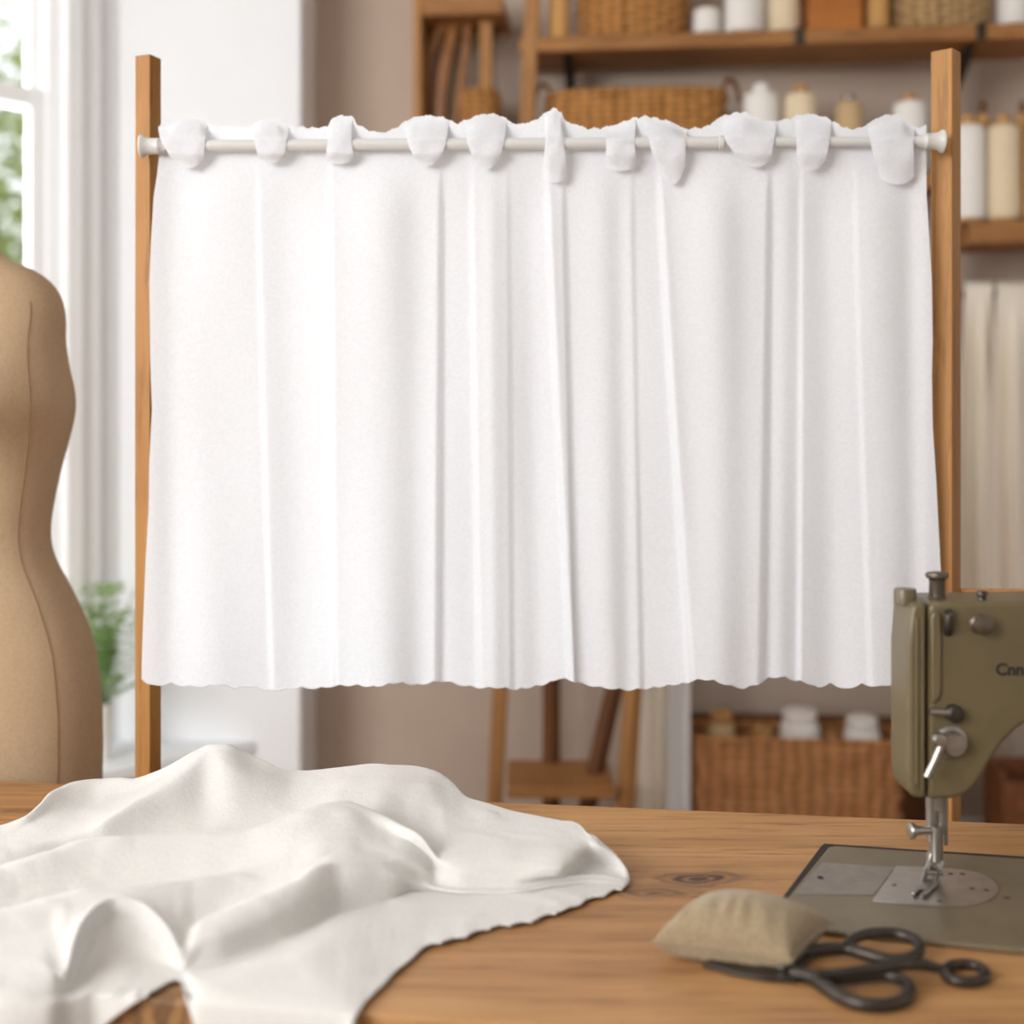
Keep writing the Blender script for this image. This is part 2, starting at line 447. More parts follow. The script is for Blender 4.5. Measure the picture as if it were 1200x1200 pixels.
for (lx, ty) in ((X0+.1, .12), (X1-.1, .12), (X0+.1, .86), (X1-.1, .86)):
    y = yf(lx)+(yb(lx)-yf(lx))*ty
    bm = NB(); box(bm, lx-.035, lx+.035, y-.035, y+.035, 0, TZ-.042); obj('leg', bm, 'upright_wood', tr_, bevel=.005)
for t in (.1, .88):
    pts = []
    for x, d in ((X0+.1, -.012), (X1-.1, -.012), (X1-.1, .012), (X0+.1, .012)):
        pts.append(Vector((x, yf(x)+(yb(x)-yf(x))*t+d, TZ-.14)))
    bm = NB(); prism(bm, pts, Vector((0, 0, .098))); obj('apron', bm, 'rail_wood', tr_, bevel=.003)

# ------------------------------------------------------------------ stand, rod, curtain
st = root('curtain_stand', (0, 1.735, 0), 'pair of slim wooden uprights holding the white curtain rod behind the table', 'stand')
def post(px, ptop, size, rz, Y):
    X = (px-600)/F*Y; zt = CZ-(ptop-HOR)/F*Y
    M = Matrix.Translation((X, Y, 0)) @ Matrix.Rotation(math.radians(rz), 4, 'Z')
    bm = NB(); box(bm, -size/2, size/2, -size/2, size/2, 0, zt, M)
    obj('post', bm, 'post_wood', st, bevel=.0015)
    return X, zt
xl, _ = post(173.5, 67, .0248, -21.5, 1.7335)
xr, _ = post(1108.5, 61, .0300, -41.3, 1.7375)
bm = NB(); box(bm, xl+.005, xr-.005, 1.722, 1.744, .10, .14); obj('stretcher', bm, 'rail_wood', st, bevel=.002)
for x in (xl, xr):
    bm = NB(); box(bm, x-.02, x+.02, 1.735, 1.95, 0, .03); obj('foot', bm, 'rail_wood', st, bevel=.003)
# side rail leaving the right upright
a = P(1124, 690.5, 1.742); b = P(1330, 692, 1.70)
bm = NB(); dz = Vector((0, 0, -.0125))
prism(bm, [a+Vector((0, -.008, 0)), b+Vector((0, -.008, 0)), b+Vector((0, .008, 0)), a+Vector((0, .008, 0))], dz)
obj('side_rail', bm, 'rail_wood', st, bevel=.0012)
c = P(1330, 697, 1.70); bm = NB(); box(bm, c.x-.012, c.x+.012, 1.688, 1.712, 0, c.z+.25); obj('post', bm, 'post_wood', st, bevel=.0015)

YR = 1.700
def rodp(px):  # axis of the rod at a pixel column
    t = (px-165)/(1105-165)
    return P(px, 171.5-6.0*t, YR)
rd = root('curtain_rod', rodp(600), 'white telescopic curtain rod spanning the two wooden uprights', 'rod')
bm = NB(); tube(bm, [rodp(196), rodp(520), rodp(846)], .0080, 20); obj('outer_tube', bm, 'rod_white', rd)
bm = NB(); tube(bm, [rodp(840), rodp(960), rodp(1078)], .0068, 20); obj('inner_tube', bm, 'rod_white', rd)
ax = (rodp(1105)-rodp(165)).normalized()
bm = NB(); lathe(bm, [(.0082, 0), (.0094, .0008), (.0094, .0062), (.0082, .007)], rodp(842), ax, 24); obj('collar', bm, 'rod_white', rd)
for (pp, d) in ((rodp(165), ax), (rodp(1105.5), -ax)):
    bm = NB(); lathe(bm, [(.0150, 0), (.0156, .001), (.0152, .003), (.0122, .006), (.0108, .014), (.0106, .022), (.0112, .0235), (.0108, .025), (.0085, .027), (.0085, .034)], pp, d, 28)
    obj('end_cap', bm, 'rod_white', rd, angle=50)

def interp(x, pts):
    return float(np.interp(x, [p[0] for p in pts], [p[1] for p in pts]))
TOP = [(186,147),(196,146),(205,140),(220,138),(236,139),(243,146),(252,148),(270,147),(290,150),(297,144),(306,140),(325,140),(333,147),(345,149),(370,150),(384,148),(388,139),(398,135),(412,137),(419,147),(432,153),(446,156),(460,152),(470,145),(482,138),(500,135),(521,138),(533,145),(546,141),(556,136),(570,133),(585,135),(595,141),(604,146),(622,143),(635,136),(641,130),(649,127),(658,131),(661,142),(672,145),(690,151),(705,150),(722,146),(740,139),(758,136),(775,140),(788,143),(802,151),(820,150),(832,147),(842,138),(858,133),(872,131),(884,138),(897,142),(912,142),(928,138),(940,134),(955,134),(972,139),(985,147),(998,152),(1012,149),(1024,141),(1034,136),(1046,134),(1058,135),(1066,145),(1076,150),(1087,147)]
BOT = [(166,794),(172,799),(180,803),(200,800),(215,803),(240,804),(258,801),(275,806),(292,803),(310,808),(328,808),(350,805),(372,806),(392,803),(415,802),(440,804),(465,799),(490,802),(505,799),(520,797),(545,803),(562,805),(585,805),(605,807),(625,804),(642,800),(655,794),(668,796),(680,800),(705,805),(735,808),(760,806),(785,802),(803,800),(812,797),(822,795),(838,797),(855,803),(872,806),(888,801),(900,794),(915,792),(930,796),(945,799),(958,805),(975,800),(990,807),(1010,801),(1030,804),(1055,799),(1080,803),(1106,800)]
LEFT = [(140,188),(165,187),(185,186),(205,184),(230,180),(280,177),(330,175),(420,176),(480,178),(540,175),(600,174),(650,171),(720,168),(780,166),(810,166)]
RIGHT = [(140,1086),(165,1085),(230,1086),(280,1089),(330,1092),(400,1093),(440,1092),(500,1093),(560,1097),(620,1100),(680,1103),(740,1105),(810,1106)]
# pleat edges: (px at top of cloth, px at hem, jump in metres, reach px left, reach px right)
PLE = [(301,318,.004,60,70),(386,392,.012,85,90),(517,513,-.010,95,28),(552,562,.010,30,40),(596,600,-.004,30,30),(640,669,.014,40,12),(660,676,-.007,16,45),(741,752,-.005,50,24),(771,810,.014,40,60),(902,892,-.011,70,40),(939,936,.007,30,60),(1000,1020,.004,60,60)]
SOFT = [(235,240,.006,45),(345,350,-.006,30),(440,450,.010,40),(487,492,-.006,22),(575,580,.005,12),(620,632,-.006,18),(700,715,.006,24),(725,735,-.004,12),(840,850,.012,36),(868,872,-.004,18),(920,914,.005,14),(965,975,-.008,22),(1025,1040,.008,30),(1070,1080,-.006,16)]
def sstep(x, a, b):
    t = min(1, max(0, (x-a)/(b-a))); return t*t*(3-2*t)
def cdepth(px, py):
    t = min(1, max(0, (py-180)/620))
    g = sstep(py, 168, 260); gg = 1.0+.55*t
    d = 0.0
    for (xt, xb, a_, wl, wr) in PLE:
        x0 = xt+(xb-xt)*t**1.15
        u = px-x0
        s = math.tanh(u/2.6)
        w = wr if u > 0 else wl
        d += -a_*.5*s*math.exp(-abs(u)/w)*gg
    for (xt, xb, a_, w) in SOFT:
        x0 = xt+(xb-xt)*t
        d += -a_*math.exp(-((px-x0)/w)**2)*gg
    d += .0012*math.sin(px*.031+py*.013)+.0010*math.sin(px*.067-py*.009+1.3)
    hd = .0035*math.sin(px*.055)*(1-g)      # ruffled heading
    e_ = max(1-sstep(px, 178, 225), sstep(px, 1055, 1092))
    y_ = YR+.0115+max(0, g*.004)+d*g+hd*(py < 165)*.6
    return y_+(min(y_, YR+.0085)-y_)*e_
cu = root('curtain', (0, YR+.012, 1.0), 'white linen cafe curtain with scalloped hem hanging from the rod by fabric tabs', 'curtain')
NU, NV = 470, 150
def cfn(u, v):
    px0 = 186+(1087-186)*u
    top = interp(px0, TOP)
    bpx = 166+(1106-166)*u
    bot = interp(bpx, BOT)
    top += 1.2*math.sin(px0*.9)*math.cos(px0*.37)-1.8*abs(math.sin(px0*.21+.5*math.sin(px0*.05)))+1
    bot += 2.4*abs(math.sin(px0*.17+.6*math.sin(px0*.04)))-1.2
    py = top+(bot-top)*(v**1.12)
    L, R = interp(py, LEFT), interp(py, RIGHT)
    px = L+(R-L)*u
    return P(px, py, cdepth(px, py))
bm = NB(); grid(bm, cfn, NU, NV)
obj('body', bm, 'curtain_cloth', cu, angle=180)
# hem band: thin raised edging along the scalloped bottom
pts = []
for i in range(0, 471):
    q = cfn(i/470, 1.0); pts.append(q)
bm = NB(); tube(bm, pts, .0009, 6); obj('hem_edging', bm, 'curtain_cloth', cu)
# tabs: (centre at top, half width top, centre at tip, half width at tip, tip y)
TABS = [(214,27,221,9,197),(317,20,318,9,191),(398,14,398,12,192),(500,24,501,8,194),(569,23,570,7,198),(650,11,650,11,214),(727,17,728,12,200),(782,22,788,8,216),(878,30,886,8,196),(953,20,950,10,200),(1045,26,1051,12,216)]
for i, (cx, hw, tx, tw, ty) in enumerate(TABS):
    def tfn(u, v, cx=cx, hw=hw, tx=tx, tw=tw, ty=ty, i=i):
        s = u*2-1
        y0 = interp(cx+s*hw*1.06, TOP)+1.0
        tipy = ty-(ty-178)*.55*abs(s)**2.2*(1 if tw < 11 else .4)
        py = y0+(tipy-y0)*v
        tt = sstep(py, 158, ty)
        c_ = cx+(tx-cx)*tt; w = hw*(1.06-.08*sstep(py, y0, 166))+(tw*1.5-hw)*tt*.7
        px = c_+s*w
        fr = YR-.0104
        d0 = cdepth(px, min(py, 163))-.0011
        k = sstep(py, y0+2, 164)*(1-.06*abs(s)**4)
        d = d0+(fr-d0)*k
        kk = sstep(py, 178, ty)
        dd = cdepth(px, py)-.002
        d = d+(dd-d)*kk*.38
        d += .005*abs(s)**3*(.08+.92*kk)*k+.0004*math.sin(s*4+i*1.7+py*.12)*(1-kk)
        d = min(d, dd if kk > .3 else d)
        return P(px, py, d)
    bm = NB(); grid(bm, tfn, 18, 24)
    obj('tab', bm, 'curtain_cloth', cu, angle=180)

# ------------------------------------------------------------------ cloth on the table
def pchip(x, y, q):
    x = np.asarray(x, float); y = np.asarray(y, float); q = np.clip(np.asarray(q, float), x[0], x[-1])
    h = np.diff(x); d = np.diff(y)/h
    m = np.zeros(len(x)); m[0], m[-1] = d[0], d[-1]
    for i in range(1, len(x)-1):
        if d[i-1]*d[i] > 0:
            w1 = 2*h[i]+h[i-1]; w2 = h[i]+2*h[i-1]
            m[i] = (w1+w2)/(w1/d[i-1]+w2/d[i])
    i = np.clip(np.searchsorted(x, q)-1, 0, len(x)-2)
    t = (q-x[i])/h[i]
    return (2*t**3-3*t**2+1)*y[i]+(t**3-2*t**2+t)*h[i]*m[i]+(-2*t**3+3*t**2)*y[i+1]+(t**3-t**2)*h[i]*m[i+1]
# fold lines of the cloth from its far hem to its near hem: (column, row, height over the table)
LN = {}
LN['crest1'] = [(-130,1000,.014),(0,969,.014),(25,961,.020),(45,945,.028),(65,927,.034),(88,917,.036),(115,914,.035),(150,914,.036),(185,904,.046),(205,894,.058),(228,881,.074),(250,873.5,.086),(266,873.5,.086),(286,881,.076),(310,893,.064),(332,903,.054),(355,904,.050),(400,900,.054),(450,897,.057),(482,898,.055),(508,904,.050),(528,916,.042),(545,934,.034),(560,940,.030),(600,951,.030),(640,959,.032),(680,968,.036),(703,978,.038),(720,980,.037),(737,987,.032)]
LN['dip1'] = [(-130,1012,.012),(0,985,.014),(60,955,.018),(100,946,.016),(130,939,.019),(160,927,.028),(200,904,.050),(240,881,.080),(258,881,.082),(300,896,.064),(355,910,.048),(400,907,.053),(450,904,.056),(500,910,.050),(528,926,.040),(545,942,.034),(600,960,.033),(650,969,.036),(700,983,.037),(737,994,.029)]
LN['crease1'] = [(-130,1022,.014),(0,1000,.016),(60,984,.018),(100,974,.024),(125,960,.036),(160,940,.047),(205,912,.062),(240,890,.075),(258,893,.074),(300,912,.056),(355,922,.042),(400,918,.050),(450,914,.054),(500,922,.048),(528,942,.037),(545,956,.034),(600,972,.035),(650,980,.037),(700,990,.034),(737,1002,.024)]
LN['hollow2'] = [(-130,1052,.008),(0,1026,.008),(100,996,.006),(180,990,.006),(258,986,.008),(330,970,.019),(378,951,.036),(402,948,.042),(440,957,.042),(478,978,.028),(500,986,.026),(512,984,.030),(522,980,.034),(545,984,.035),(600,990,.036),(650,994,.036),(672,998,.034),(700,1001,.024),(737,1010,.018)]
LN['crest2'] = [(-130,1042,.034),(0,1018,.036),(55,1001,.040),(100,987,.042),(180,981,.042),(280,976,.046),(330,962,.056),(378,943,.066),(402,940,.066),(440,952,.059),(478,973,.052),(497,985,.046),(506,998,.036),(516,1008,.029),(530,1010,.029),(560,1012,.029),(600,1012,.029),(655,1010,.030),(672,1010,.027),(690,1011,.016),(712,1014,.011),(737,1018,.013)]
LN['hollow3'] = [(-130,1094,.010),(0,1074,.011),(60,1061,.013),(110,1052,.014),(180,1042,.016),(240,1029,.021),(290,1014,.029),(340,994,.043),(380,966,.057),(402,958,.060),(440,970,.050),(478,988,.041),(498,999,.033),(512,1013,.025),(545,1021,.024),(600,1021,.023),(655,1018,.026),(672,1018,.020),(690,1019,.011),(712,1021,.008),(737,1025,.008)]
LN['crest3'] = [(-130,1088,.038),(0,1068,.038),(60,1054,.040),(110,1045,.040),(180,1037,.037),(240,1032,.032),(290,1024,.030),(340,1010,.037),(380,985,.050),(402,976,.053),(440,988,.045),(478,1002,.037),(498,1012,.029),(512,1024,.019),(545,1030,.018),(600,1030,.017),(650,1025,.020),(670,1025,.013),(690,1026,.008),(712,1028,.006),(737,1030,.005)]
LN['hollow4'] = [(-130,1120,.024),(0,1105,.026),(60,1098,.026),(74,1096,.028),(95,1078,.034),(115,1061,.038),(136,1055,.039),(160,1059,.036),(184,1070,.030),(203,1078,.026),(215,1080,.024),(228,1082,.021),(262,1068,.024),(300,1052,.028),(340,1034,.035),(375,1010,.043),(400,998,.0455),(440,1002,.0405),(478,1008,.035),(498,1018,.026),(512,1030,.015),(545,1035,.014),(600,1035,.013),(650,1029,.013),(700,1026,.011),(737,1032,.004)]
LN['crest4'] = [(-130,1125,.029),(0,1122,.028),(50,1128,.027),(70,1140,.022),(77,1142,.021),(83,1112,.034),(95,1082,.042),(115,1060,.047),(136,1053,.048),(160,1058,.045),(184,1073,.040),(203,1098,.029),(213,1120,.018),(219,1112,.020),(230,1083,.030),(262,1069,.034),(300,1054,.037),(340,1036,.042),(375,1017,.0465),(400,1009,.046),(440,1012,.040),(470,1016,.032),(495,1026,.021),(512,1037,.011),(545,1041,.010),(600,1041,.009),(650,1033,.010),(700,1030,.008),(737,1034,.0035)]
LN['face4'] = [(-130,1140,.026),(0,1137,.025),(60,1143,.022),(77,1152,.014),(84,1135,.016),(95,1106,.024),(115,1082,.031),(136,1074,.032),(160,1080,.028),(184,1096,.022),(203,1116,.014),(213,1130,.010),(230,1108,.022),(262,1096,.026),(300,1080,.028),(340,1062,.030),(375,1042,.033),(400,1030,.034),(440,1030,.029),(470,1030,.024),(495,1036,.014),(512,1042,.0095),(545,1046,.0085),(600,1046,.0075),(650,1038,.008),(700,1033,.007),(737,1036,.0035)]
LN['tuck'] = [(-130,1152,.022),(0,1151,.021),(60,1155,.017),(77,1162,.009),(84,1152,.008),(95,1130,.012),(115,1105,.020),(136,1095,.022),(160,1100,.018),(184,1115,.012),(203,1128,.008),(213,1136,.006),(230,1134,.005),(255,1130,.005),(300,1116,.006),(345,1100,.006),(372,1086,.006),(400,1070,.006),(450,1060,.005),(490,1045,.005),(512,1044,.005),(545,1048,.005),(585,1049,.005),(630,1042,.005),(668,1036,.005),(700,1036,.005),(737,1038,.0035)]
LN['sheet'] = [(-130,1165,.016),(0,1165,.016),(60,1167,.011),(77,1168,.006),(95,1150,.005),(115,1130,.009),(136,1122,.010),(160,1124,.008),(184,1130,.006),(203,1136,.005),(213,1140,.0045),(230,1150,.010),(270,1146,.013),(320,1131,.014),(370,1110,.015),(400,1096,.014),(450,1082,.010),(500,1072,.007),(545,1070,.006),(600,1063,.006),(650,1051,.006),(700,1043,.005),(737,1040,.0035)]
LN['hem'] = [(-130,1180,.008),(0,1180,.008),(60,1179,.006),(77,1172,.004),(95,1168,.004),(115,1160,.0045),(136,1156,.005),(160,1153,.005),(184,1149,.0045),(203,1146,.004),(213,1146,.004),(230,1174,.004),(270,1178,.004),(330,1182,.004),(398,1187,.004),(415,1188,.004),(428,1173,.004),(445,1157,.004),(460,1142,.004),(475,1130,.004),(488,1117,.004),(500,1109,.004),(520,1104,.004),(540,1100,.004),(560,1092,.004),(580,1086,.004),(600,1083.5,.004),(620,1081,.004),(645,1071,.004),(665,1066,.004),(690,1055,.004),(712,1049,.004),(727,1043,.004),(737,1041.5,.0035)]
# below the near edge: (column, row) of the hanging border, or of the rolled-up hem inside the fold
HANG = [(-130,1290),(60,1290),(77,1280),(88,1240),(100,1222),(112,1210),(128,1197),(148,1182),(165,1171),(182,1160),(200,1150),(213,1147),(219,1176),(228,1200),(240,1250),(262,1285),(380,1285),(405,1240),(415,1189),(428,1173.6),(737,1042)]
ORDER = ['crest1','dip1','crease1','hollow2','crest2','hollow3','crest3','hollow4','crest4','face4','tuck','sheet','hem']
cols = np.arange(-130, 737.01, 3.1)
cols[-1] = 737
lines = []
for k in ORDER:
    a_ = np.array(LN[k]); lines.append((pchip(a_[:, 0], a_[:, 1], cols), pchip(a_[:, 0], a_[:, 2], cols)))
sc_ = np.abs(np.sin(cols*.105+.9*np.sin(cols*.021)))*3.2*np.clip((cols-425)/25, 0, 1)*np.clip((737-cols)/12, 0, 1)
lines[-1] = (lines[-1][0]-sc_+1.2, lines[-1][1])
hg = np.interp(cols, [p[0] for p in HANG], [p[1] for p in HANG])
rows_ = []
SUB = 9
bm = NB(); prev = None
for ci, px in enumerate(cols):
    Yk, Hk = [], []
    for (pr, ph) in lines:
        h = ph[ci]; Yk.append(F*(CZ-TZ-h)/(pr[ci]-HOR)); Hk.append(h)
    # far side: behind the crest the cloth falls back to the table
    bk = .018+.75*Hk[0]
    yb_ = yb((px-600)/F*Yk[0])-.010
    y0 = min(Yk[0]+bk, yb_); y00 = min(Yk[0]+bk*.5, (yb_+Yk[0])/2)
    Yk = [y0, y00]+Yk; Hk = [.0035, Hk[0]*.55]+Hk
    ex = (px-600)/F*1.04; ye = yf(ex)
    # hanging border
    hp_ = hg[ci] if px < 418 else lines[-1][0][ci]; hem_py = lines[-1][0][ci]
    if hp_ > hem_py+1:
        tpy = (hp_-hem_py)
        n_over = 3
        for j, f_ in enumerate((.2, .55, 1.0)):
            py = hem_py+tpy*f_
            on_edge = F*(CZ-TZ-.004)/(py-HOR)
            if on_edge > ye+.002: Y, h = on_edge, .004
            else:
                Y = min(ye-.006, Yk[-1]-.0025); h = CZ-TZ-(py-HOR)*Y/F
            Yk.append(Y); Hk.append(h)
    else:
        for j in range(3): Yk.append(Yk[-1]-.0004); Hk.append(Hk[-1])
    tt = np.arange(len(Yk)); q = np.linspace(0, len(Yk)-1, (len(Yk)-1)*SUB+1)
    Yq = pchip(tt, Yk, q); Hq = pchip(tt, Hk, q)
    rows_.append((px, Yq, Hq))
NYQ = len(rows_[0][1])
Ym = np.array([r[1] for r in rows_]); Hm = np.array([r[2] for r in rows_])
for it in range(1):      # relax the lofted folds a little
    for A in (Ym, Hm):
        B = A.copy()
        B[1:-1, :] = .5*A[1:-1, :]+.25*(A[:-2, :]+A[2:, :])
        B[:, 1:-1] = .5*B[:, 1:-1]+.25*(B[:, :-2]+B[:, 2:])
        A[:, 1:-1] = B[:, 1:-1]
def relax(c0, c1, j0, j1, n):
    a_, b_ = int(np.searchsorted(cols, c0)), int(np.searchsorted(cols, c1))
    for it in range(n):
        for A in (Ym, Hm): A[a_:b_, j0:j1] = .5*A[a_:b_, j0:j1]+.25*(A[a_-1:b_-1, j0:j1]+A[a_+1:b_+1, j0:j1])
relax(345, 460, 6*SUB, 12*SUB, 10); relax(206, 244, 7*SUB, 12*SUB, 2)
i1 = int(np.searchsorted(cols, 150)); j0 = 12*SUB
for it in range(8):
    for A in (Ym, Hm): A[1:i1, j0:] = .5*A[1:i1, j0:]+.25*(A[:i1-1, j0:]+A[2:i1+1, j0:])
EDG = np.array([[yf((cols[i]-600)/F*Ym[i, j]) for j in range(NYQ)] for i in range(len(cols))])
Hm = np.where(Ym > EDG-.004, np.maximum(Hm, .0032), Hm)
vs_ = []
for i, px in enumerate(cols):
    col_ = []
    for j in range(NYQ):
        Y = Ym[i, j]
        e_ = np.interp(j/SUB, [0, 2, 3, 4, 5, 6, 7, 8, 9, 11, 13, 14, 17], [694, 703, 713, 722, 729, 734, 737, 738, 738, 736, 733, 729, 729])
        pe = px if px < 680 else 680+(px-680)*(e_-680)/57
        X = (pe-600)/F*Y
        wv = .0006*math.sin(X*95+math.sin(Y*60)*2)*math.sin(Y*80+X*30)+.0009*math.sin(X*38+Y*61+1.5*math.sin(X*23-Y*17))*math.sin(Y*47-X*21)
        col_.append(bm.verts.new((X, Y, TZ+Hm[i, j]+max(0, wv)*1.5)))
    vs_.append(col_)
for i in range(len(cols)-1):
    for j in range(NYQ-1): bm.faces.new((vs_[i][j], vs_[i+1][j], vs_[i+1][j+1], vs_[i][j+1]))
clo = obj('draped_cloth', bm, 'table_cloth', origin=(-.35, 1.35, TZ), thick=.0022, angle=180)
tag(clo, 'rumpled off-white linen cloth heaped on the table and falling over its front edge', 'cloth')

# ------------------------------------------------------------------ dress form
dm = root('dress_form', (-.805, 1.86, 0), 'beige canvas dress form standing by the window behind the table', 'mannequin')
DC = Vector((-.805, 1.86, 0)); YM = 1.84
def zpx(py): return CZ-(py-HOR)/F*YM
# (pixel row, right silhouette px, depth half, forward offset)
SIL = [(262,-25,.050,0),(285,-14,.056,0),(299,0,.062,0),(312,28,.070,0),(322,44,.076,0),(333,55,.080,0),(348,63,.086,0),(370,68,.092,-.004),(400,69,.102,-.010),(430,75,.112,-.018),(452,81,.118,-.022),(474,83.5,.120,-.024),(495,80,.115,-.020),(520,72,.106,-.012),(555,61,.097,-.004),(600,51,.090,0),(632,48,.088,.002),(660,54,.092,.004),(690,69,.100,.006),(720,82,.108,.010),(755,94,.116,.014),(790,100.5,.122,.016),(830,104.5,.125,.016),(880,106,.126,.014),(930,106,.126,.012),(965,105,.124,.012)]
bm = NB(); SEG = 64; rings = []
def msec(i_py):
    rs = [s[0] for s in SIL]
    return [np.interp(i_py, rs, [s[k] for s in SIL]) for k in (1, 2, 3)]
rows = []
for i in range(len(SIL)-1):
    n = 5
    for k in range(n):
        p = []
        for c_ in range(4):
            p0, p1, p2, p3 = (SIL[max(i-1, 0)][c_], SIL[i][c_], SIL[i+1][c_], SIL[min(i+2, len(SIL)-1)][c_]); t = k/n
            p.append(.5*((2*p1)+(-p0+p2)*t+(2*p0-5*p1+4*p2-p3)*t*t+(-p0+3*p1-3*p2+p3)*t**3))
        rows.append(p)
rows.append(list(SIL[-1]))
def mpt(row, th, infl=1.0):
    py, sx, b_, off = row
    a_ = (sx-600)/F*YM-DC.x
    e = .82
    c_, s_ = math.cos(th), math.sin(th)
    x = a_*math.copysign(abs(c_)**e, c_)*infl; y = b_*math.copysign(abs(s_)**e, s_)*infl+off
    # bust: two soft forward bumps
    z = zpx(py)
    if s_ < 0:
        for sx_ in (-1, 1):
            y -= .028*math.exp(-((x-sx_*.085)/.05)**2-((z-zpx(470))/.055)**2)
    return DC+Vector((x, y, z))
for row in rows: rings.append([bm.verts.new(mpt(row, 2*math.pi*k/SEG)) for k in range(SEG)])
for A, B in zip(rings, rings[1:]):
    for k in range(SEG): bm.faces.new((A[k], A[(k+1) % SEG], B[(k+1) % SEG], B[k]))
bm.faces.new(rings[0]); bm.faces.new(rings[-1][::-1])
tor = obj('torso', bm, 'canvas', dm, subsurf=1, angle=75)
for th in (-.62, -1.15, math.pi+.62, math.pi+1.15):
    pts = [mpt(r, th, 1.002) for r in rows[(32 if abs(th+.62) < .01 or th > 3.7 and th < 3.8 else 50):-1]]
    bm = NB(); tube(bm, pts, .0011, 6); obj('seam', bm, 'seam_thread', tor)
z0 = zpx(262)
bm = NB(); lathe(bm, [(.050, z0-.02), (.044, z0+.03), (.042, z0+.075), (.0, z0+.085)], DC); obj('neck', bm, 'canvas', dm)
bm = NB(); lathe(bm, [(0, z0+.083), (.030, z0+.085), (.034, z0+.10), (.02, z0+.112), (.012, z0+.13), (0, z0+.14)], DC); obj('finial', bm, 'dark_wood', dm)
bm = NB(); lathe(bm, [(.016, .06), (.016, zpx(965)+.01)], DC, seg=20); obj('pole', bm, 'dark_wood', dm)
bm = NB(); lathe(bm, [(.15, 0), (.15, .02), (.12, .032), (.03, .06), (0, .065)], DC); obj('base', bm, 'dark_wood', dm)

# ------------------------------------------------------------------ plant on the window board
pb = P(118, 889, 3.15); pb.z = .4005
pl = root('potted_plant', pb, 'feathery green plant in a narrow white pot on the window board', 'plant')
hp = .140
bm = NB(); lathe(bm, [(0, 0), (.024, 0), (.026, .004), (.030, hp*.95), (.031, hp), (.027, hp), (.026, hp-.02), (0, hp-.02)], pb); obj('pot', bm, 'ceramic', pl)
bm = NB(); lathe(bm, [(.0255, hp-.0195), (.015, hp-.012), (0, hp-.01)], pb); obj('soil', bm, 'soil', pl)
rng = random.Random(3)
for k in range(27):
    ang = rng.uniform(0, 2*math.pi); reach = rng.uniform(.03, .16); ht = rng.uniform(.12, .34)
    if k % 3 == 0: reach *= .4
    if k > 16: ht *= .6
    d = Vector((math.cos(ang), math.sin(ang)*.7, 0)) + Vector((.35, -.2, 0))
    base = pb+Vector((0, 0, hp-.012))+d*.008
    path = smooth_path([base, base+d*reach*.25+Vector((0, 0, ht*.5)), base+d*reach*.65+Vector((0, 0, ht*.92)), base+d*reach*1.1+Vector((0, 0, ht*.93))], 5)
    bm = NB(); tube(bm, path, [.0016*(1-i/len(path)*.7) for i in range(len(path))], 5)
    for i in range(4, len(path)):
        t = (path[i]-path[i-1]).normalized(); s = t.cross(Vector((0, 0, 1)))
        s = s.normalized() if s.length > 1e-3 else Vector((1, 0, 0))
        L = .035*(1-abs(i/len(path)-.55))
        for sg in (-1, 1):
            tip = path[i]+s*sg*L+t*L*.6-Vector((0, 0, L*.25)); w = t*.0045
            mid = path[i].lerp(tip, .5)+Vector((0, 0, .002))
            a_ = bm.verts.new(path[i]); b1 = bm.verts.new(mid+w); c1 = bm.verts.new(tip); b2 = bm.verts.new(mid-w)
            bm.faces.new((a_, b1, c1, b2))
    obj('frond', bm, 'fern_leaf', pl, angle=180)

# garden outside
bm = NB(); box(bm, -14, 2, 4.6, 16, -.5, -.45); gr = struct('lawn_outside', bm, 'lawn')
def tree(name, loc, h, r, n, label, seed):
    t = root(name, loc, label, 'tree', None); R = random.Random(seed); L = Vector(loc)
    bm = NB(); tube(bm, smooth_path([L, L+Vector((.05, 0, h*.35)), L+Vector((-.04, .05, h*.8))], 6), [.11-.006*i for i in range(13)], 10); obj('trunk', bm, 'bark', t)
    bm = NB()
    for k in range(n):
        v = Vector((R.gauss(0, 1), R.gauss(0, 1), R.gauss(0, 1))).normalized()*r*(R.random()**.45)
        v.z *= 1.35
        c_ = L+Vector((0, 0, h*.62))+v
        u = Vector((R.gauss(0, 1), R.gauss(0, 1), R.gauss(0, .6))).normalized(); w = u.orthogonal().normalized()
        s = R.uniform(.09, .17)
        vs = [bm.verts.new(c_), bm.verts.new(c_+u*s*.5+w*s*.28), bm.verts.new(c_+u*s), bm.verts.new(c_+u*s*.5-w*s*.28)]
        bm.faces.new(vs)
    o = obj('foliage', bm, 'tree_leaf', t, smooth=False); o['kind'] = 'stuff'
tree('garden_tree', (-4.1, 9.2, -.45), 4.6, 1.45, 4200, 'leafy sunlit tree outside behind the left edge of the window', 11)
tree('garden_shrub', (-4.6, 11.8, -.45), 2.6, .9, 1200, 'low bright green shrub outside the window below the tree', 5)

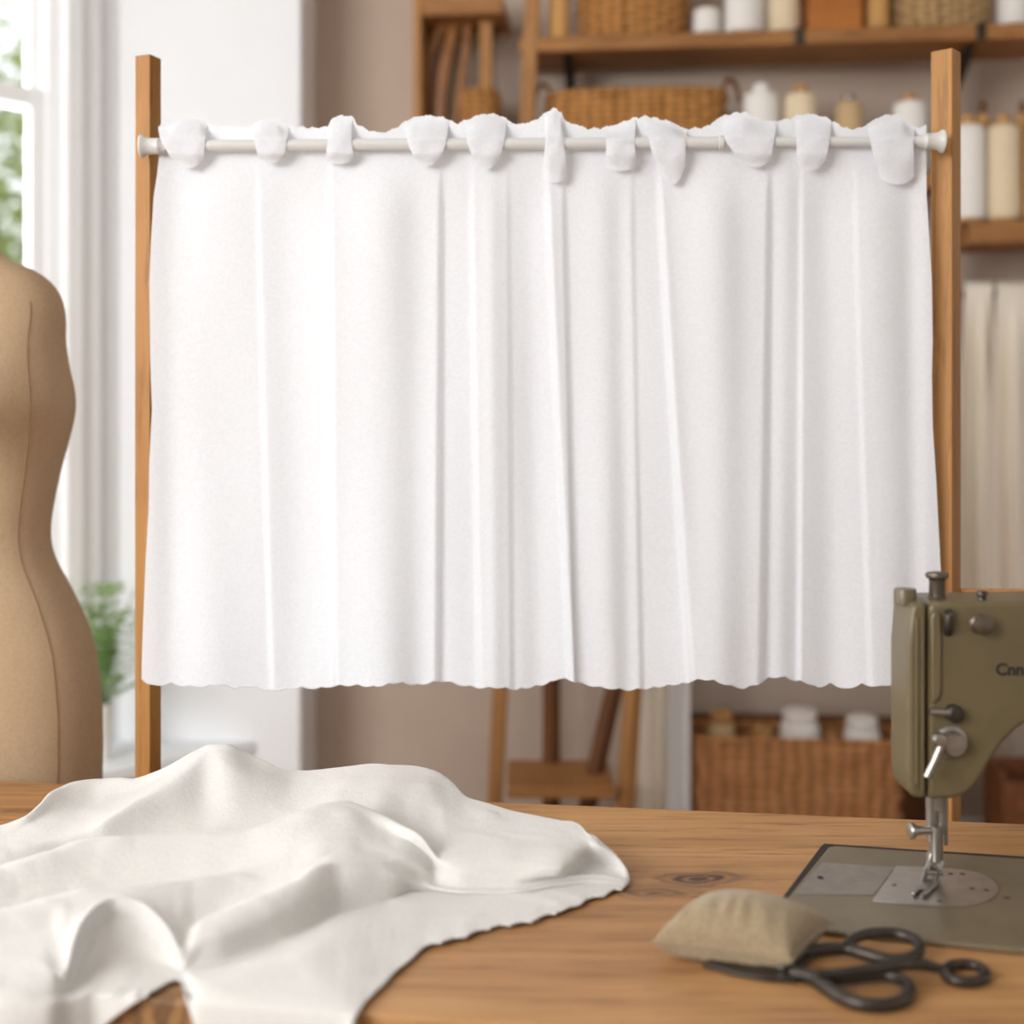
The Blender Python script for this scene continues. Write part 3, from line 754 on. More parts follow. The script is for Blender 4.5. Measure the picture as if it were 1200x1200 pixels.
# ------------------------------------------------------------------ shelving on the back wall
SO = Vector((.022, 3.36, 0)); SE = Vector((.9956, -.0937, 0)); SN = Vector((.0937, .9956, 0))
def S(px, py, dep=0.0):
    k = (px-600)/F
    a = (k*(SO.y+SN.y*dep)-SO.x-SN.x*dep)/(SE.x-k*SE.y)
    p = SO+SE*a+SN*dep
    return Vector((p.x, p.y, CZ-(py-HOR)/F*p.y))
def sa(px, dep=0.0):
    p = S(px, 500, dep); return (Vector((p.x, p.y, 0))-SO-SN*dep).dot(SE)
SMX = Matrix.Translation(SO) @ Matrix(((SE.x, SN.x, 0, 0), (SE.y, SN.y, 0, 0), (0, 0, 1, 0), (0, 0, 0, 1)))
def SZ(py, px=800, dep=0): return S(px, py, dep).z
un = root('shelf_unit', SO, 'tall rustic wooden shelf unit against the back wall behind the curtain', 'shelves')
ORG[un] = Vector(SO)
zt_top = SZ(38); ZT = zt_top-.038
SD = .20
def sbox(name, a0, a1, d0, d1, z0, z1, m, bev=.004, parent=un):
    bm = NB(); box(bm, a0, a1, d0, d1, z0, z1, SMX); return obj(name, bm, m, parent, bevel=bev)
aL, aM, aR = sa(609), sa(1130), sa(1340)
sbox('shelf_board', aL, aR, 0, SD, ZT, zt_top, 'shelf_wood')
zmid = SZ(206); sbox('shelf_board', aL-.02, aM-.05, .01, SD, zmid-.04, zmid, 'shelf_wood')
zrt = SZ(259, 1150); sbox('shelf_board', aM+.016, aR, 0, SD, zrt-.055, zrt, 'shelf_wood')
zbo = .135; sbox('shelf_board', sa(792), aR, 0, SD, zbo-.04, zbo, 'shelf_wood')
zlo = SZ(862, 900)
# uprights
bm = NB()
t_ = S(601, 500, 0); b_ = S(581, 900, 0)
for (p, q) in ((S(600, 500, -.002), S(581, 900, -.002)),):
    d = (Vector((q.x, q.y, 0))-Vector((p.x, p.y, 0)))/(p.z-q.z)
    top = Vector((p.x, p.y, 0))-d*(2.6-p.z); bot = Vector((p.x, p.y, 0))+d*p.z
    def quad(c_, z): return [Vector((c_.x, c_.y, z))+SE*x+SN*y for x, y in ((-.019, .0), (.019, .0), (.019, .04), (-.019, .04))]
    A = [bm.verts.new(v) for v in quad(bot, 0)]; B = [bm.verts.new(v) for v in quad(top, 2.6)]
    bm.faces.new(A[::-1]); bm.faces.new(B)
    for i in range(4): bm.faces.new((A[i], A[(i+1) % 4], B[(i+1) % 4], B[i]))
obj('upright', bm, 'upright_wood', un, bevel=.003)
sbox('upright', aM-.012, aM+.016, .125, SD, 0, ZT-.001, 'dark_wood')
sbox('upright', aR, aR+.03, 0, SD, 0, 2.6, 'dark_wood')
sbox('upright', sa(792)-.03, sa(792), SD-.04, SD, 0, zmid-.04, 'dark_wood')
# rail for the cloths, iron brackets and clips
zr = SZ(341, 1160)
bm = NB(); tube(bm, [SO+SE*(aM+.016)+SN*.09+Vector((0, 0, zr)), SO+SE*aR+SN*.09+Vector((0, 0, zr))], .010, 12); obj('hanging_rail', bm, 'dark_wood', un)
for px in (662, 1126):
    a_ = sa(px, .1)
    bm = NB(); pts = [SO+SE*a_+SN*(SD-.002)+Vector((0, 0, ZT)), SO+SE*a_+SN*.03+Vector((0, 0, ZT)), SO+SE*a_+SN*(SD-.002)+Vector((0, 0, ZT-.085))]
    prism(bm, pts, SE*.022); obj('bracket', bm, 'dark_iron', un, bevel=.002)
for px in (937, 1150):
    a_ = sa(px); sbox('iron_clip', a_-.012, a_+.012, -.004, .006, ZT-.003, zt_top+.003, 'dark_iron', .001)

# narrow rack left of the shelves
RO = SO+SE*sa(488, .02)
rk = root('wall_rack', RO, 'narrow wooden wall rack with a top board left of the shelves', 'rack')
a0 = sa(484, .0); a1 = sa(603, .0)
sbox('side_board', a0, a0+.022, .0, SD, SZ(330), 2.6, 'upright_wood', .003, rk)
sbox('top_board', a0+.022, aL-.045, .0, SD, SZ(9), SZ(-12), 'shelf_wood', .003, rk)
sbox('bottom_board', a0+.022, aL-.055, .0, SD, SZ(215), SZ(196), 'shelf_wood', .003, rk)
zp = SZ(22)
bm = NB(); tube(bm, [SO+SE*(a0+.022)+SN*.10+Vector((0, 0, zp)), SO+SE*(aL-.045)+SN*.10+Vector((0, 0, zp))], .008, 10); obj('peg_rail', bm, 'dark_wood', rk)
# leather straps hung over the peg rail
def strap(pts, w, label):
    path = smooth_path([S(px, py, d) for px, py, d in pts], 8)
    bm = NB(); tube(bm, path, w, 10, flat=.28, up=SN)
    o = obj('leather_strap', bm, 'leather', origin=path[0]); tag(o, label, 'strap', 'leather straps on the rack'); return o
strap([(526,17,.085),(510,45,.075),(497,90,.07),(493,140,.075),(497,185,.08)], .016, 'brown leather strap curving down, leftmost on the rack beside the bare wall')
strap([(536,17,.075),(526,55,.055),(518,100,.05),(515,150,.055),(516,190,.06)], .015, 'brown leather strap hanging between the other two on the rack')
strap([(548,17,.085),(546,50,.08),(540,100,.08),(534,150,.085),(531,190,.09)], .012, 'brown leather strap nearest to the wicker bucket on the rack')

# wicker ----------------------------------------------------------
def wicker_body(bm, c, rx, ry, h, flare=1.0, e=1.0, rows=10, amp=.007, NS=112, strands=14, mtx=None, thick=.008):
    """woven wall: every row of weave stands out and in, shifted row by row; closed bottom, open top"""
    def ring(rx_, ry_, z, ph, am):
        out = []
        for k in range(NS):
            th = 2*math.pi*k/NS
            c_, s_ = math.cos(th), math.sin(th)
            x = rx_*math.copysign(abs(c_)**e, c_); y = ry_*math.copysign(abs(s_)**e, s_)
            n = Vector((x/max(rx_, 1e-4), y/max(ry_, 1e-4), 0)).normalized() if rx_ > 0 else Vector((0,0,0))
            d = am*math.cos(th*strands+ph)
            v = Vector((x, y, 0))+n*d; v.z = z
            out.append(bm.verts.new(c+(mtx @ v if mtx else v)))
        return out
    R = []
    for r in range(rows):
        for s_ in range(2):
            t = (r+s_*.5)/rows
            f = 1+(flare-1)*t
            R.append(ring(rx*f, ry*f, h*t, math.pi*(r % 2), amp if s_ else amp*.15))
    R.append(ring(rx*flare, ry*flare, h, 0, 0))
    R.append(ring(rx*flare-thick, ry*flare-thick, h, 0, 0))
    R.append(ring(rx-thick, ry-thick, thick, 0, 0))
    for A, B in zip(R, R[1:]):
        for k in range(NS): bm.faces.new((A[k], A[(k+1) % NS], B[(k+1) % NS], B[k]))
    bm.faces.new(R[0][::-1]); bm.faces.new(R[-1])
def basket(name, c, rx, ry, h, flare, e, rows, m, label, cat='basket', handles=False, rim=.009, rot=True, hr=.035, strands=13, amp=.010):
    r = root(name, c, label, cat)
    mt = Matrix(((SE.x, SN.x, 0), (SE.y, SN.y, 0), (0, 0, 1))) if rot else Matrix.Identity(3)
    bm = NB(); wicker_body(bm, Vector(c), rx, ry, h, flare, e, rows, mtx=mt, strands=strands, amp=amp); obj('woven_body', bm, m, r, angle=80)
    pts = []
    for k in range(64):
        th = 2*math.pi*k/64; c_, s_ = math.cos(th), math.sin(th)
        v = Vector(((rx*flare-.003)*math.copysign(abs(c_)**e, c_), (ry*flare-.003)*math.copysign(abs(s_)**e, s_), h))
        pts.append(Vector(c)+mt @ v)
    bm = NB(); tube(bm, pts, rim, 8, closed=True); obj('rim', bm, m, r)
    if handles:
        for sg in (-1, 1):
            pts = []
            for k in range(15):
                th = math.pi*k/14
                v = Vector((sg*(rx*flare+.012+math.cos(th)*.024), math.cos(th)*hr, h-.005+math.sin(th)*hr*1.25)); pts.append(Vector(c)+mt @ v)
            bm = NB(); tube(bm, pts, .007, 8); obj('handle', bm, 'leather', r)
    return r
def SP(px, z, dep):      # point on a board
    p = S(px, 500, dep); return Vector((p.x, p.y, z))
wpx = lambda n, Y=3.35: n/F*Y
ct = SP(742, zt_top+.0012, .105); basket('round_basket', ct, wpx(62), .088, .19, 1.10, .8, 12, 'wicker', 'brown wicker basket on the top shelf above the white cafe curtain', rim=.008)
ct = SP(1101, zt_top+.0012, .105); basket('round_basket', ct, wpx(53), .088, .17, 1.08, .85, 11, 'wicker_light', 'pale straw basket on the top shelf above the right upright')
ct = SP(745, zmid+.0012, .105); basket('oval_basket', ct, wpx(98), .085, SZ(103)-zmid, 1.10, .62, 13, 'wicker', 'wide oval wicker basket with end handles below the top shelf', handles=True, hr=.04)
ct = SP(564, SZ(196)+.0012, .075); basket('wicker_bucket', ct, wpx(20), .045, SZ(96)-SZ(196), 1.08, .9, 10, 'wicker', 'small wicker bucket standing on the wall rack', 'bucket', rim=.006)
# wooden slat standing in the bucket
p0 = SP(568, SZ(196)+.012, .072)
bm = NB(); M_ = Matrix.Translation(p0) @ Matrix(((SE.x, SN.x, 0, 0), (SE.y, SN.y, 0, 0), (0, 0, 1, 0), (0, 0, 0, 1)))
box(bm, -.013, .021, -.008, .008, 0, SZ(-30)-p0.z, M_)
sl = obj('wooden_stick', bm, 'upright_wood', origin=p0, bevel=.002); tag(sl, 'pale flat wooden stick standing upright in the small wicker bucket', 'stick')

# large square baskets on the bottom board
cx = SP(924, zbo+.0012, .082)
bk = basket('square_basket', cx, wpx(122), .095, SZ(868, 920)-zbo, 1.02, .22, 5, 'wicker_red', 'large rectangular wicker basket holding spools on the bottom shelf', rim=.008, strands=17, amp=.011)
cr0 = SP(1240, zbo+.0012, .105)
cr = root('wooden_crate', cr0, 'reddish wooden crate with a dark inside on the bottom shelf behind the machine', 'crate')
hx = wpx(74); zc = zbo+.0012
M_ = Matrix.Translation(Vector((cr0.x, cr0.y, 0))) @ Matrix(((SE.x, SN.x, 0, 0), (SE.y, SN.y, 0, 0), (0, 0, 1, 0), (0, 0, 0, 1)))
def cbox(n, *a):
    bm = NB(); box(bm, *a, M_); obj(n, bm, 'crate_wood', cr, bevel=.002)
zf = SZ(917, 1160); zk = SZ(886, 1160, SD)
cbox('front_panel', -hx, hx, -.095, -.083, zc, zf); cbox('back_panel', -hx, hx, .083, .095, zc, zk)
cbox('side_panel', -hx, -hx+.012, -.083, .083, zc, zk); cbox('side_panel', hx-.012, hx, -.083, .083, zc, zk); cbox('bottom_panel', -hx+.012, hx-.012, -.083, .083, zc, zc+.012)
cbox('corner_batten', -hx+.002, -hx+.03, -.103, -.095, zc, zf); cbox('corner_batten', hx-.03, hx-.002, -.103, -.095, zc, zf)

# spools and cones --------------------------------------------------
def cone(name, c, rb, rt, h, m, label, group, capm='cap_wood', foot=True, cat='thread spool', neck=.35, capr=.45):
    r = root(name, c, label, cat, group)
    z0 = .010 if foot else .0
    bm = NB(); lathe(bm, [(rb*.75, z0), (rb*.97, z0+.002), (rb, z0+.008), (rb*.5+rt*.5, h*.5), (rt, h*.90), (rt*.93, h*.95), (rt*.55, h*.975), (rt*.3, h*.976)], c, seg=28); obj('thread', bm, m, r, angle=60)
    bm = NB(); lathe(bm, [(rt*capr*.8, h*.955), (rt*capr, h*.98), (rt*capr, h*1.06), (rt*capr*.7, h*1.08), (0, h*1.08)], c, seg=20); obj('core_end', bm, capm, r)
    if foot:
        bm = NB(); lathe(bm, [(rb*.85, 0), (rb*.9, .003), (rb*.8, .0112), (0, .0112)], c, seg=24); obj('foot', bm, capm, r)
    return r
GT = 'thread on the top shelf'
def put(px, z, dep, wpxl, hpx, m, label, group, capm='cap_wood', taper=.94, neck=.35, capr=.45, name='thread_spool', foot=True):
    c_ = SP(px, z+.0008, dep); r_ = wpx(wpxl/2, c_.y)
    return cone(name, c_, r_, r_*taper, wpx(hpx, c_.y)/1.08, m, label, group, capm, foot, capr=capr)
put(655, zt_top, .07, 25, 76, 'thread_tan', 'tall tan thread cone at the left end of the top shelf', GT)
put(828, zt_top, .07, 33, 38, 'thread_white', 'short white spool with a wooden knob right of the round basket on the top shelf', GT)
put(872, zt_top, .07, 46, 72, 'thread_white', 'fat white thread spool second of the spools right of the brown round basket', GT, 'thread_cream')
put(919, zt_top, .08, 40, 66, 'thread_cream', 'cream thread spool standing left of the orange wooden box', GT, 'thread_cream')
put(1026, zt_top, .07, 32, 64, 'thread_tan', 'tan thread spool standing between the orange box and the straw basket', GT)
put(1187, zt_top, .07, 36, 70, 'thread_white', 'white thread cone on the top shelf right of the straw basket', GT)
GM = 'thread below the top shelf'
put(892, zmid, .07, 43, 112, 'thread_white', 'white thread cone right of the oval basket handle', GM, 'thread_white', .96)
put(938, zmid, .07, 40, 110, 'thread_cream', 'cream thread cone with a wooden tip, second from the oval basket', GM)
put(995, zmid, .08, 34, 99, 'thread_beige', 'beige thread cone with a grey tip, third from the oval basket', GM, 'worn_steel')
put(1066, zmid, .07, 40, 97, 'thread_white', 'white thread cone with a wooden tip beside the right upright', GM)
GR = 'thread on the right shelf'
put(1134, zrt, .055, 40, 128, 'thread_white', 'tall white thread cone right beside the right upright', GR, taper=.97)
put(1175, zrt, .06, 40, 128, 'thread_cream', 'tall cream thread cone right of the tall white one', GR, taper=.97)
put(1218, zrt, .06, 40, 122, 'thread_tan', 'tall tan thread cone at the right edge of the photo', GR, taper=.97)
for i, px in enumerate((1152, 1198)):
    put(px, zrt, .15, 30, 150, 'thread_tan', ('slim brown cone behind the tall white and cream cones', 'slim brown cone behind the tall cream and tan cones')[i], GR, 'dark_wood', .5, capr=.5)
# spools in the square basket: stand on its floor
GB = 'spools in the square basket'
zb_ = zbo+.0012+.0085
def inb(px, dep, w, top, m, label, capm='cap_wood'):
    c_ = SP(px, zb_, dep); r_ = wpx(w/2, c_.y); h = (SZ(top, px, dep)-zb_)/1.08
    cone('thread_spool', c_, r_, r_*1.0, h, m, label, GB, capm, True, capr=.86)
inb(845, .09, 32, 832, 'thread_beige', 'beige spool poking out of the left of the rectangular basket')
inb(937, .08, 46, 830, 'thread_white', 'white spool poking out of the middle of the rectangular basket', 'thread_white')
inb(1010, .08, 42, 838, 'thread_white', 'white spool poking out of the right of the rectangular basket', 'thread_white')
inb(893, .10, 30, 852, 'thread_tan', 'low tan spool between the beige and middle white spools in the basket')
inb(974, .12, 26, 856, 'thread_tan', 'low tan spool between the two white spools in the basket')
# dark plank behind the basket
bm = NB(); box(bm, sa(790), sa(1120), .196, .212, zbo, SZ(838, 920, .2), SMX); obj('back_board', bm, 'dark_wood', un, bevel=.002)
# orange box
p0 = SP(974, zt_top+.0008, .09); hb = wpx(30)
bx = root('wooden_box', p0, 'orange-brown wooden box on the top shelf between the spools', 'box')
M_ = Matrix.Translation(p0) @ Matrix(((SE.x, SN.x, 0, 0), (SE.y, SN.y, 0, 0), (0, 0, 1, 0), (0, 0, 0, 1)))
bm = NB(); box(bm, -hb, hb, -.08, .08, 0, .11, M_); obj('body', bm, 'box_wood', bx, bevel=.004)
bm = NB(); box(bm, -hb-.004, hb+.004, -.084, .084, .111, .14, M_); obj('lid', bm, 'box_wood', bx, bevel=.004)

# cream cloths over the rail
def hung(name, px0, px1, ptop, pbot, spread, m, label, group, dep=.09, seed=0, push=0.0, folds=3.0, amp=.016):
    R = random.Random(seed); ph = R.uniform(0, 6)
    c0 = S((px0+px1)/2, ptop, dep)
    def fn(u, v):
        w = .62+.38*sstep(v, 0, .55)*spread
        px = (px0+px1)/2+(u-.5)*(px1-px0)*w*2*.62
        py = ptop+(pbot-ptop)*v
        a_ = amp*sstep(v, .0, .3)
        d = dep-.013-a_*(1+math.sin(u*folds*2*math.pi+ph+.6*math.sin(v*2+ph)))*.9-a_*.3*math.sin(u*folds*4.3*math.pi+ph*2)
        d -= push*sstep(v, .0, .12)
        if v < .03: d = dep-.013*math.sin(v/.03*math.pi/2)
        return S(px, py, d)
    bm = NB(); grid(bm, fn, 60, 60)
    # short tail at the back of the rail
    o = obj(name, bm, m, origin=c0, thick=.003, angle=180)
    return tag(o, label, 'fabric', group)
hung('hanging_fabric', 1126, 1168, 330, 720, 1.0, 'hang_cloth', 'cream fabric length hanging from the rail right beside the right upright', 'cream fabrics on the rail', seed=1, folds=1.4)
hung('hanging_fabric', 1162, 1216, 330, 720, 1.0, 'hang_cloth', 'cream fabric length hanging from the rail nearest the right edge of the photo', 'cream fabrics on the rail', seed=4, folds=1.6, dep=.088, push=.035)
hung('hanging_fabric', 746, 778, 225, 975, 1.0, 'hang_cloth', 'beige fabric strip seen under the curtain beside the wooden stand', 'long fabrics below the curtain', dep=.005, seed=6, folds=1.5, amp=.01)
hung('hanging_fabric', 784, 806, 225, 975, 1.0, 'white_hang_cloth', 'white fabric strip seen under the curtain left of the rectangular basket', 'long fabrics below the curtain', dep=-.01, seed=8, folds=1.0, amp=.01)

# wooden step stand seen under the curtain
ws0 = P(668, 950, 3.22); ws0.z = 0
ws = root('step_stand', ws0, 'wooden step stand with slanted legs seen under the curtain', 'stand')
def leg(p, q, s, m='dark_wood'):
    bm = NB(); tube(bm, [p, q], s, 4, up=Vector((0, 1, 0))); obj('leg', bm, m, ws, smooth=False, bevel=.003)
def down(px1, py1, px2, py2, Y, m='dark_wood', s=.022, zt=1.15):
    a_ = P(px1, py1, Y); b_ = P(px2, py2, Y); d = (b_-a_)/(b_.z-a_.z)
    leg(a_+d*(0-a_.z), a_+d*(zt-a_.z), s, m)
zs = P(650, 926, 3.05).z
down(646, 800, 646, 905, 3.31, 'dark_wood', .024)
down(720, 805, 696, 912, 3.20, 'dark_wood', .024)
down(742, 800, 734, 930, 3.12, 'upright_wood', .024)
a_ = P(594, 935, 3.10); b_ = P(706, 935, 3.10)
bm = NB(); box(bm, a_.x, b_.x+.03, 3.08, 3.33, zs-.03, zs); obj('tread', bm, 'shelf_wood', ws, bevel=.004)
bm = NB(); box(bm, a_.x+.04, b_.x+.10, 3.08, 3.27, 1.14, 1.17); obj('top_board', bm, 'shelf_wood', ws, bevel=.004)

# ------------------------------------------------------------------ sewing machine
sm0 = G(1085, 1040); sm0.z = TZ
sw = root('sewing_machine', sm0, 'old olive green sewing machine set into the right of the table', 'sewing machine')
ORG[sw] = Vector(sm0)
YF = 1.275
bc = [(973, 991), (1520, 1027.5), (1520, 1143), (898, 1083)]
def bedp(h0, h1, pts, name, m, bev=.0015, seg=2):
    bm = NB(); q = [G(px, py, h1) for px, py in pts]
    q = [Vector((v.x, v.y, TZ+h0)) for v in q]
    prism(bm, q, Vector((0, 0, h1-h0))); return obj(name, bm, m, sw, bevel=bev, seg=seg)
# rounded far-left corner
bedp(.0006, .0060, [(968,996),(971,992.5),(978,991)]+bc[1:], 'bed', 'bed_green', .0015)
bedp(.0003, .0012, [(962,992),(966,988.5),(1530,1025),(1530,1150),(890,1087.5)], 'bed_recess', 'seam_dark', 0)
bedp(.0058, .0067, [(964,1010.5),(1049,1016),(1024,1049),(930,1047)], 'slide_plate', 'worn_steel', .0004)
npl = [(1050,1014.5),(1085,1015.5),(1120,1018),(1145,1022),(1160,1028),(1168,1036),(1170,1043),(1164,1051),(1150,1057),(1130,1060.5),(1100,1061),(1060,1059),(1022,1055)]
pl3 = [G(px, py, .0074) for px, py in npl]
sp_ = [pl3[0]]+smooth_path(pl3[1:-1], 4)+[pl3[-1]]
bm = NB(); prism(bm, [Vector((v.x, v.y, TZ+.0059)) for v in sp_], Vector((0, 0, .0015))); obj('needle_plate', bm, 'plate_steel', sw, bevel=.0004)
def hole(px, py, r, h, name='screw', m='bronze_knob', sx=1.0):
    c_ = G(px, py, h); bm = NB(); lathe(bm, [(r, 0), (r, .0003), (0, .0003)], c_, seg=16)
    for v in bm.verts: v.co.x = c_.x+(v.co.x-c_.x)*sx
    obj(name, bm, m, sw)
hole(961.5, 1028.5, .0042, .0068, 'slide_notch', 'seam_dark', .8)
for px, py in ((1048,1037),(1114,1024),(1128,1024),(1139,1041),(1156,1043),(1101,1056)): hole(px, py, .0026, .0075)
hole(1180, 1052, .0030, .0061)
def M(px, py, y=YF): return P(px, py, y)
def body(name, pts, depth, m, y=YF, bev=.006, seg=4, par=sw, ang=35):
    bm = NB(); prism(bm, [M(px, py, y) for px, py in pts], Vector((0, depth, 0)))
    return obj(name, bm, m, par, bevel=bev, seg=seg, angle=50)
arm = [(1088.5,710),(1094,706.5),(1110,706),(1200,705),(1480,701),(1500,704),(1512,714)]
zb1 = HOR+F*(CZ-TZ-.006)/(YF+.0)     # pixel row where the pillar meets the bed (front plane)
arm += [(1515, zb1), (1385, zb1), (1378, 900), (1362, 856), (1330, 838), (1240, 836), (1212, 843), (1192, 855), (1177, 870), (1165, 887), (1154, 906), (1143, 923), (1131, 932.5), (1115, 937), (1088.5, 937.5)]
body('arm', arm, .082, 'machine_green', bev=.015, seg=6)
fp = [(1068,716),(1071,709),(1078,706),(1086,706),(1086,936),(1080,936),(1070,934.5),(1066.5,928),(1064.5,900),(1064.5,760)]
fo_ = body('face_plate', fp, .062, 'machine_green', bev=.0045, seg=4)
bm = NB(); prism(bm, [M(px, py, YF+.006) for px, py in ((1085, 712), (1090, 712), (1090, 934), (1085, 934))], Vector((0, .05, 0))); obj('joint_gap', bm, 'seam_dark', sw)
# ribs on the face plate (its moulded edge lines)
for px, w in ((1074.5, .0016), (1081.5, .0012)):
    bm = NB(); tube(bm, [M(px, 724, YF-.0002), M(px, 925, YF-.0002)], w, 8); obj('face_rib', bm, 'machine_green', fo_)
bm = NB(); lathe(bm, [(.0020, 0), (.0020, .0014), (0, .0018)], M(1073.5, 921, YF), Vector((0, -1, 0)), 14); obj('screw', bm, 'bronze_knob', sw)
bm = NB(); lathe(bm, [(.0045, 0), (.0045, .003), (.003, .0042), (0, .0042)], M(1066.8, 752, YF+.028), Vector((-1, 0, 0)), 16); obj('screw', bm, 'dark_iron', sw)
# top: flanged pressure post, corner stud, oil cap
Z1 = Vector((0, 0, 1))
bm = NB(); lathe(bm, [(.0105, 0), (.0105, .004), (.0082, .006), (.0078, .022), (.0085, .0235), (.0112, .0255), (.0116, .0275), (.0108, .030), (.006, .031), (0, .0305)], M(1098, 705.5, YF+.035), Z1, 28); obj('pressure_knob', bm, 'bronze_knob', sw)
bm = NB(); lathe(bm, [(.0112, 0), (.0112, .014), (.0104, .016), (0, .0162)], M(1060.5, 708, YF+.030), Z1, 24); obj('corner_stud', bm, 'machine_green', sw)
bm = NB(); lathe(bm, [(.0060, 0), (.0045, .003), (.0040, .006), (.0056, .008), (.0050, .012), (0, .0125)], M(1150.5, 706.5, YF+.016), Z1, 20); obj('oil_cap', bm, 'dark_iron', sw)
FN = Vector((0, -1, 0))
bm = NB(); lathe(bm, [(.0105, 0), (.0105, .002), (.0075, .004), (.0072, .008), (.0098, .010), (.0098, .013), (.004, .015), (0, .015)], M(1148, 731, YF+.001), FN, 24); obj('tension_knob', bm, 'bronze_knob', sw)
bm = NB(); tube(bm, smooth_path([M(1112, 718, YF), M(1112, 720, YF-.006), M(1111.5, 733, YF-.006), M(1111, 742, YF)], 6), .0042, 10); obj('thread_guide', bm, 'dark_iron', sw)
# raised cover strip right of the joint
body('cover_strip', [(1091,724),(1094,717),(1101,717),(1104,724),(1104,812),(1100,822),(1092,826)], .008, 'machine_green', y=YF-.0035, bev=.0028)
# stud pair: small pin and dark knob
bm = NB(); tube(bm, [M(1089, 834, YF-.006), M(1110, 835, YF-.006)], .0036, 12); obj('pin', bm, 'steel', sw)
bm = NB(); lathe(bm, [(.0088, 0), (.0088, .009), (.006, .012), (0, .0125)], M(1116, 835, YF+.001), FN, 24); obj('stop_knob', bm, 'dark_iron', sw)
# lever with boss
bm = NB(); lathe(bm, [(.0170, 0), (.0165, .004), (.0125, .006), (.0118, .014), (.0105, .0165), (0, .017)], M(1113, 869, YF+.001), FN, 32); obj('lever_boss', bm, 'worn_steel', sw)
bm = NB(); lathe(bm, [(.0072, 0), (.0076, .004), (.006, .007), (0, .008)], M(1100, 866, YF-.016), FN, 20); obj('lever_hub', bm, 'steel', sw)
bm = NB(); tube(bm, [M(1104, 874, YF-.020), M(1096, 892, YF-.021), M(1087, 911, YF-.021)], [.0042, .0038, .0042], 10, flat=.7, up=Vector((0, 1, 0))); obj('lever', bm, 'steel', sw)
# bars below the head
YB = 1.312
zfoot = TZ+.0085
def bar(name, px, y, ptop, pbot, r, m='steel', seg=18):
    bm = NB(); tube(bm, [P(px, ptop, y), P(px, pbot, y)], r, seg); return obj(name, bm, m, sw)
bar('needle_bar', 1091, YB, 925, 985, .0050); bar('presser_bar', 1102.5, YB+.006, 925, 977, .0056, 'worn_steel'); bar('bar_guide', 1096, YB+.004, 928, 947, .0095)
bar('needle_clamp', 1097, YB-.002, 968, 1008, .0066)
bm = NB(); box(bm, P(1105, 0, YB+.008).x, P(1109, 0, YB+.008).x, YB+.002, YB+.014, P(0, 992, YB).z, P(0, 930, YB).z); obj('rear_bar', bm, 'worn_steel', sw, bevel=.001)
bm = NB(); lathe(bm, [(.0040, 0), (.0040, .011), (.0046, .012), (.0052, .020), (.0080, .021), (.0084, .0245), (.0070, .026), (0, .0265)], P(1094, 973, YB-.003), Vector((-1, -.1, .02)), 20); obj('thumb_screw', bm, 'steel', sw)
bar('needle', 1093, YB-.004, 1005, 1037, .0009, 'steel', 8)
# presser foot: shank fork, sole, toes
bm = NB(); prism(bm, [P(px, py, YB-.006) for px, py in ((1090,1000),(1104,1000),(1105,1016),(1098,1024),(1091,1024),(1087,1014))], Vector((0, .010, 0))); obj('foot_shank', bm, 'steel', sw, bevel=.0012)
for px in (1086, 1101):
    bm = NB(); tube(bm, smooth_path([P(px+3, 1010, YB-.006), P(px-1, 1022, YB-.012), P(px-5, 1035, YB-.024)], 5), .0026, 8); obj('foot_arm', bm, 'steel', sw)
def sole(pts, nm):
    bm = NB(); prism(bm, [G(px, py, .0085) for px, py in pts], Vector((0, 0, .0035))); obj(nm, bm, 'steel', sw, bevel=.0012)
sole([(1083,1033),(1103,1034),(1092,1045),(1071,1044)], 'foot_sole')
sole([(1071,1044.5),(1079,1044.5),(1072,1050),(1068,1049)], 'foot_toe'); sole([(1085,1045.5),(1092,1045.5),(1086,1051),(1079,1051)], 'foot_toe')
bm = NB(); tube(bm, [P(1083, 1022, YB-.012), P(1104, 1023, YB-.012)], .0030, 10); obj('foot_hinge', bm, 'steel', sw)
# hand wheel beyond the frame, on the arm's right end
bm = NB(); lathe(bm, [(.02, 0), (.02, .012), (.056, .016), (.060, .022), (.060, .034), (.05, .04), (.02, .036), (0, .036)], P(1511, 760, YF+.04), Vector((1, 0, 0)), 36); obj('hand_wheel', bm, 'dark_iron', sw)
# lettering on the arm: only its first letters show
cu_ = bpy.data.curves.new('lettering', 'FONT'); cu_.body = 'Cnn'; cu_.size = .0165; cu_.extrude = .0002; cu_.offset = .0005; cu_.space_character = 1.0
to = bpy.data.objects.new('tmp', cu_); COL.objects.link(to)
bpy.context.view_layer.update()
me = bpy.data.meshes.new_from_object(to.evaluated_get(bpy.context.evaluated_depsgraph_get()))
bpy.data.objects.remove(to)
bm = NB(); bm.from_mesh(me); bpy.data.meshes.remove(me)
M4 = Matrix.Translation(M(1167, 791, YF-.0004)) @ Matrix.Rotation(math.pi/2, 4, 'X')
bmesh.ops.transform(bm, matrix=M4, verts=bm.verts)
lo = obj('lettering', bm, 'seam_dark', sw, smooth=False)

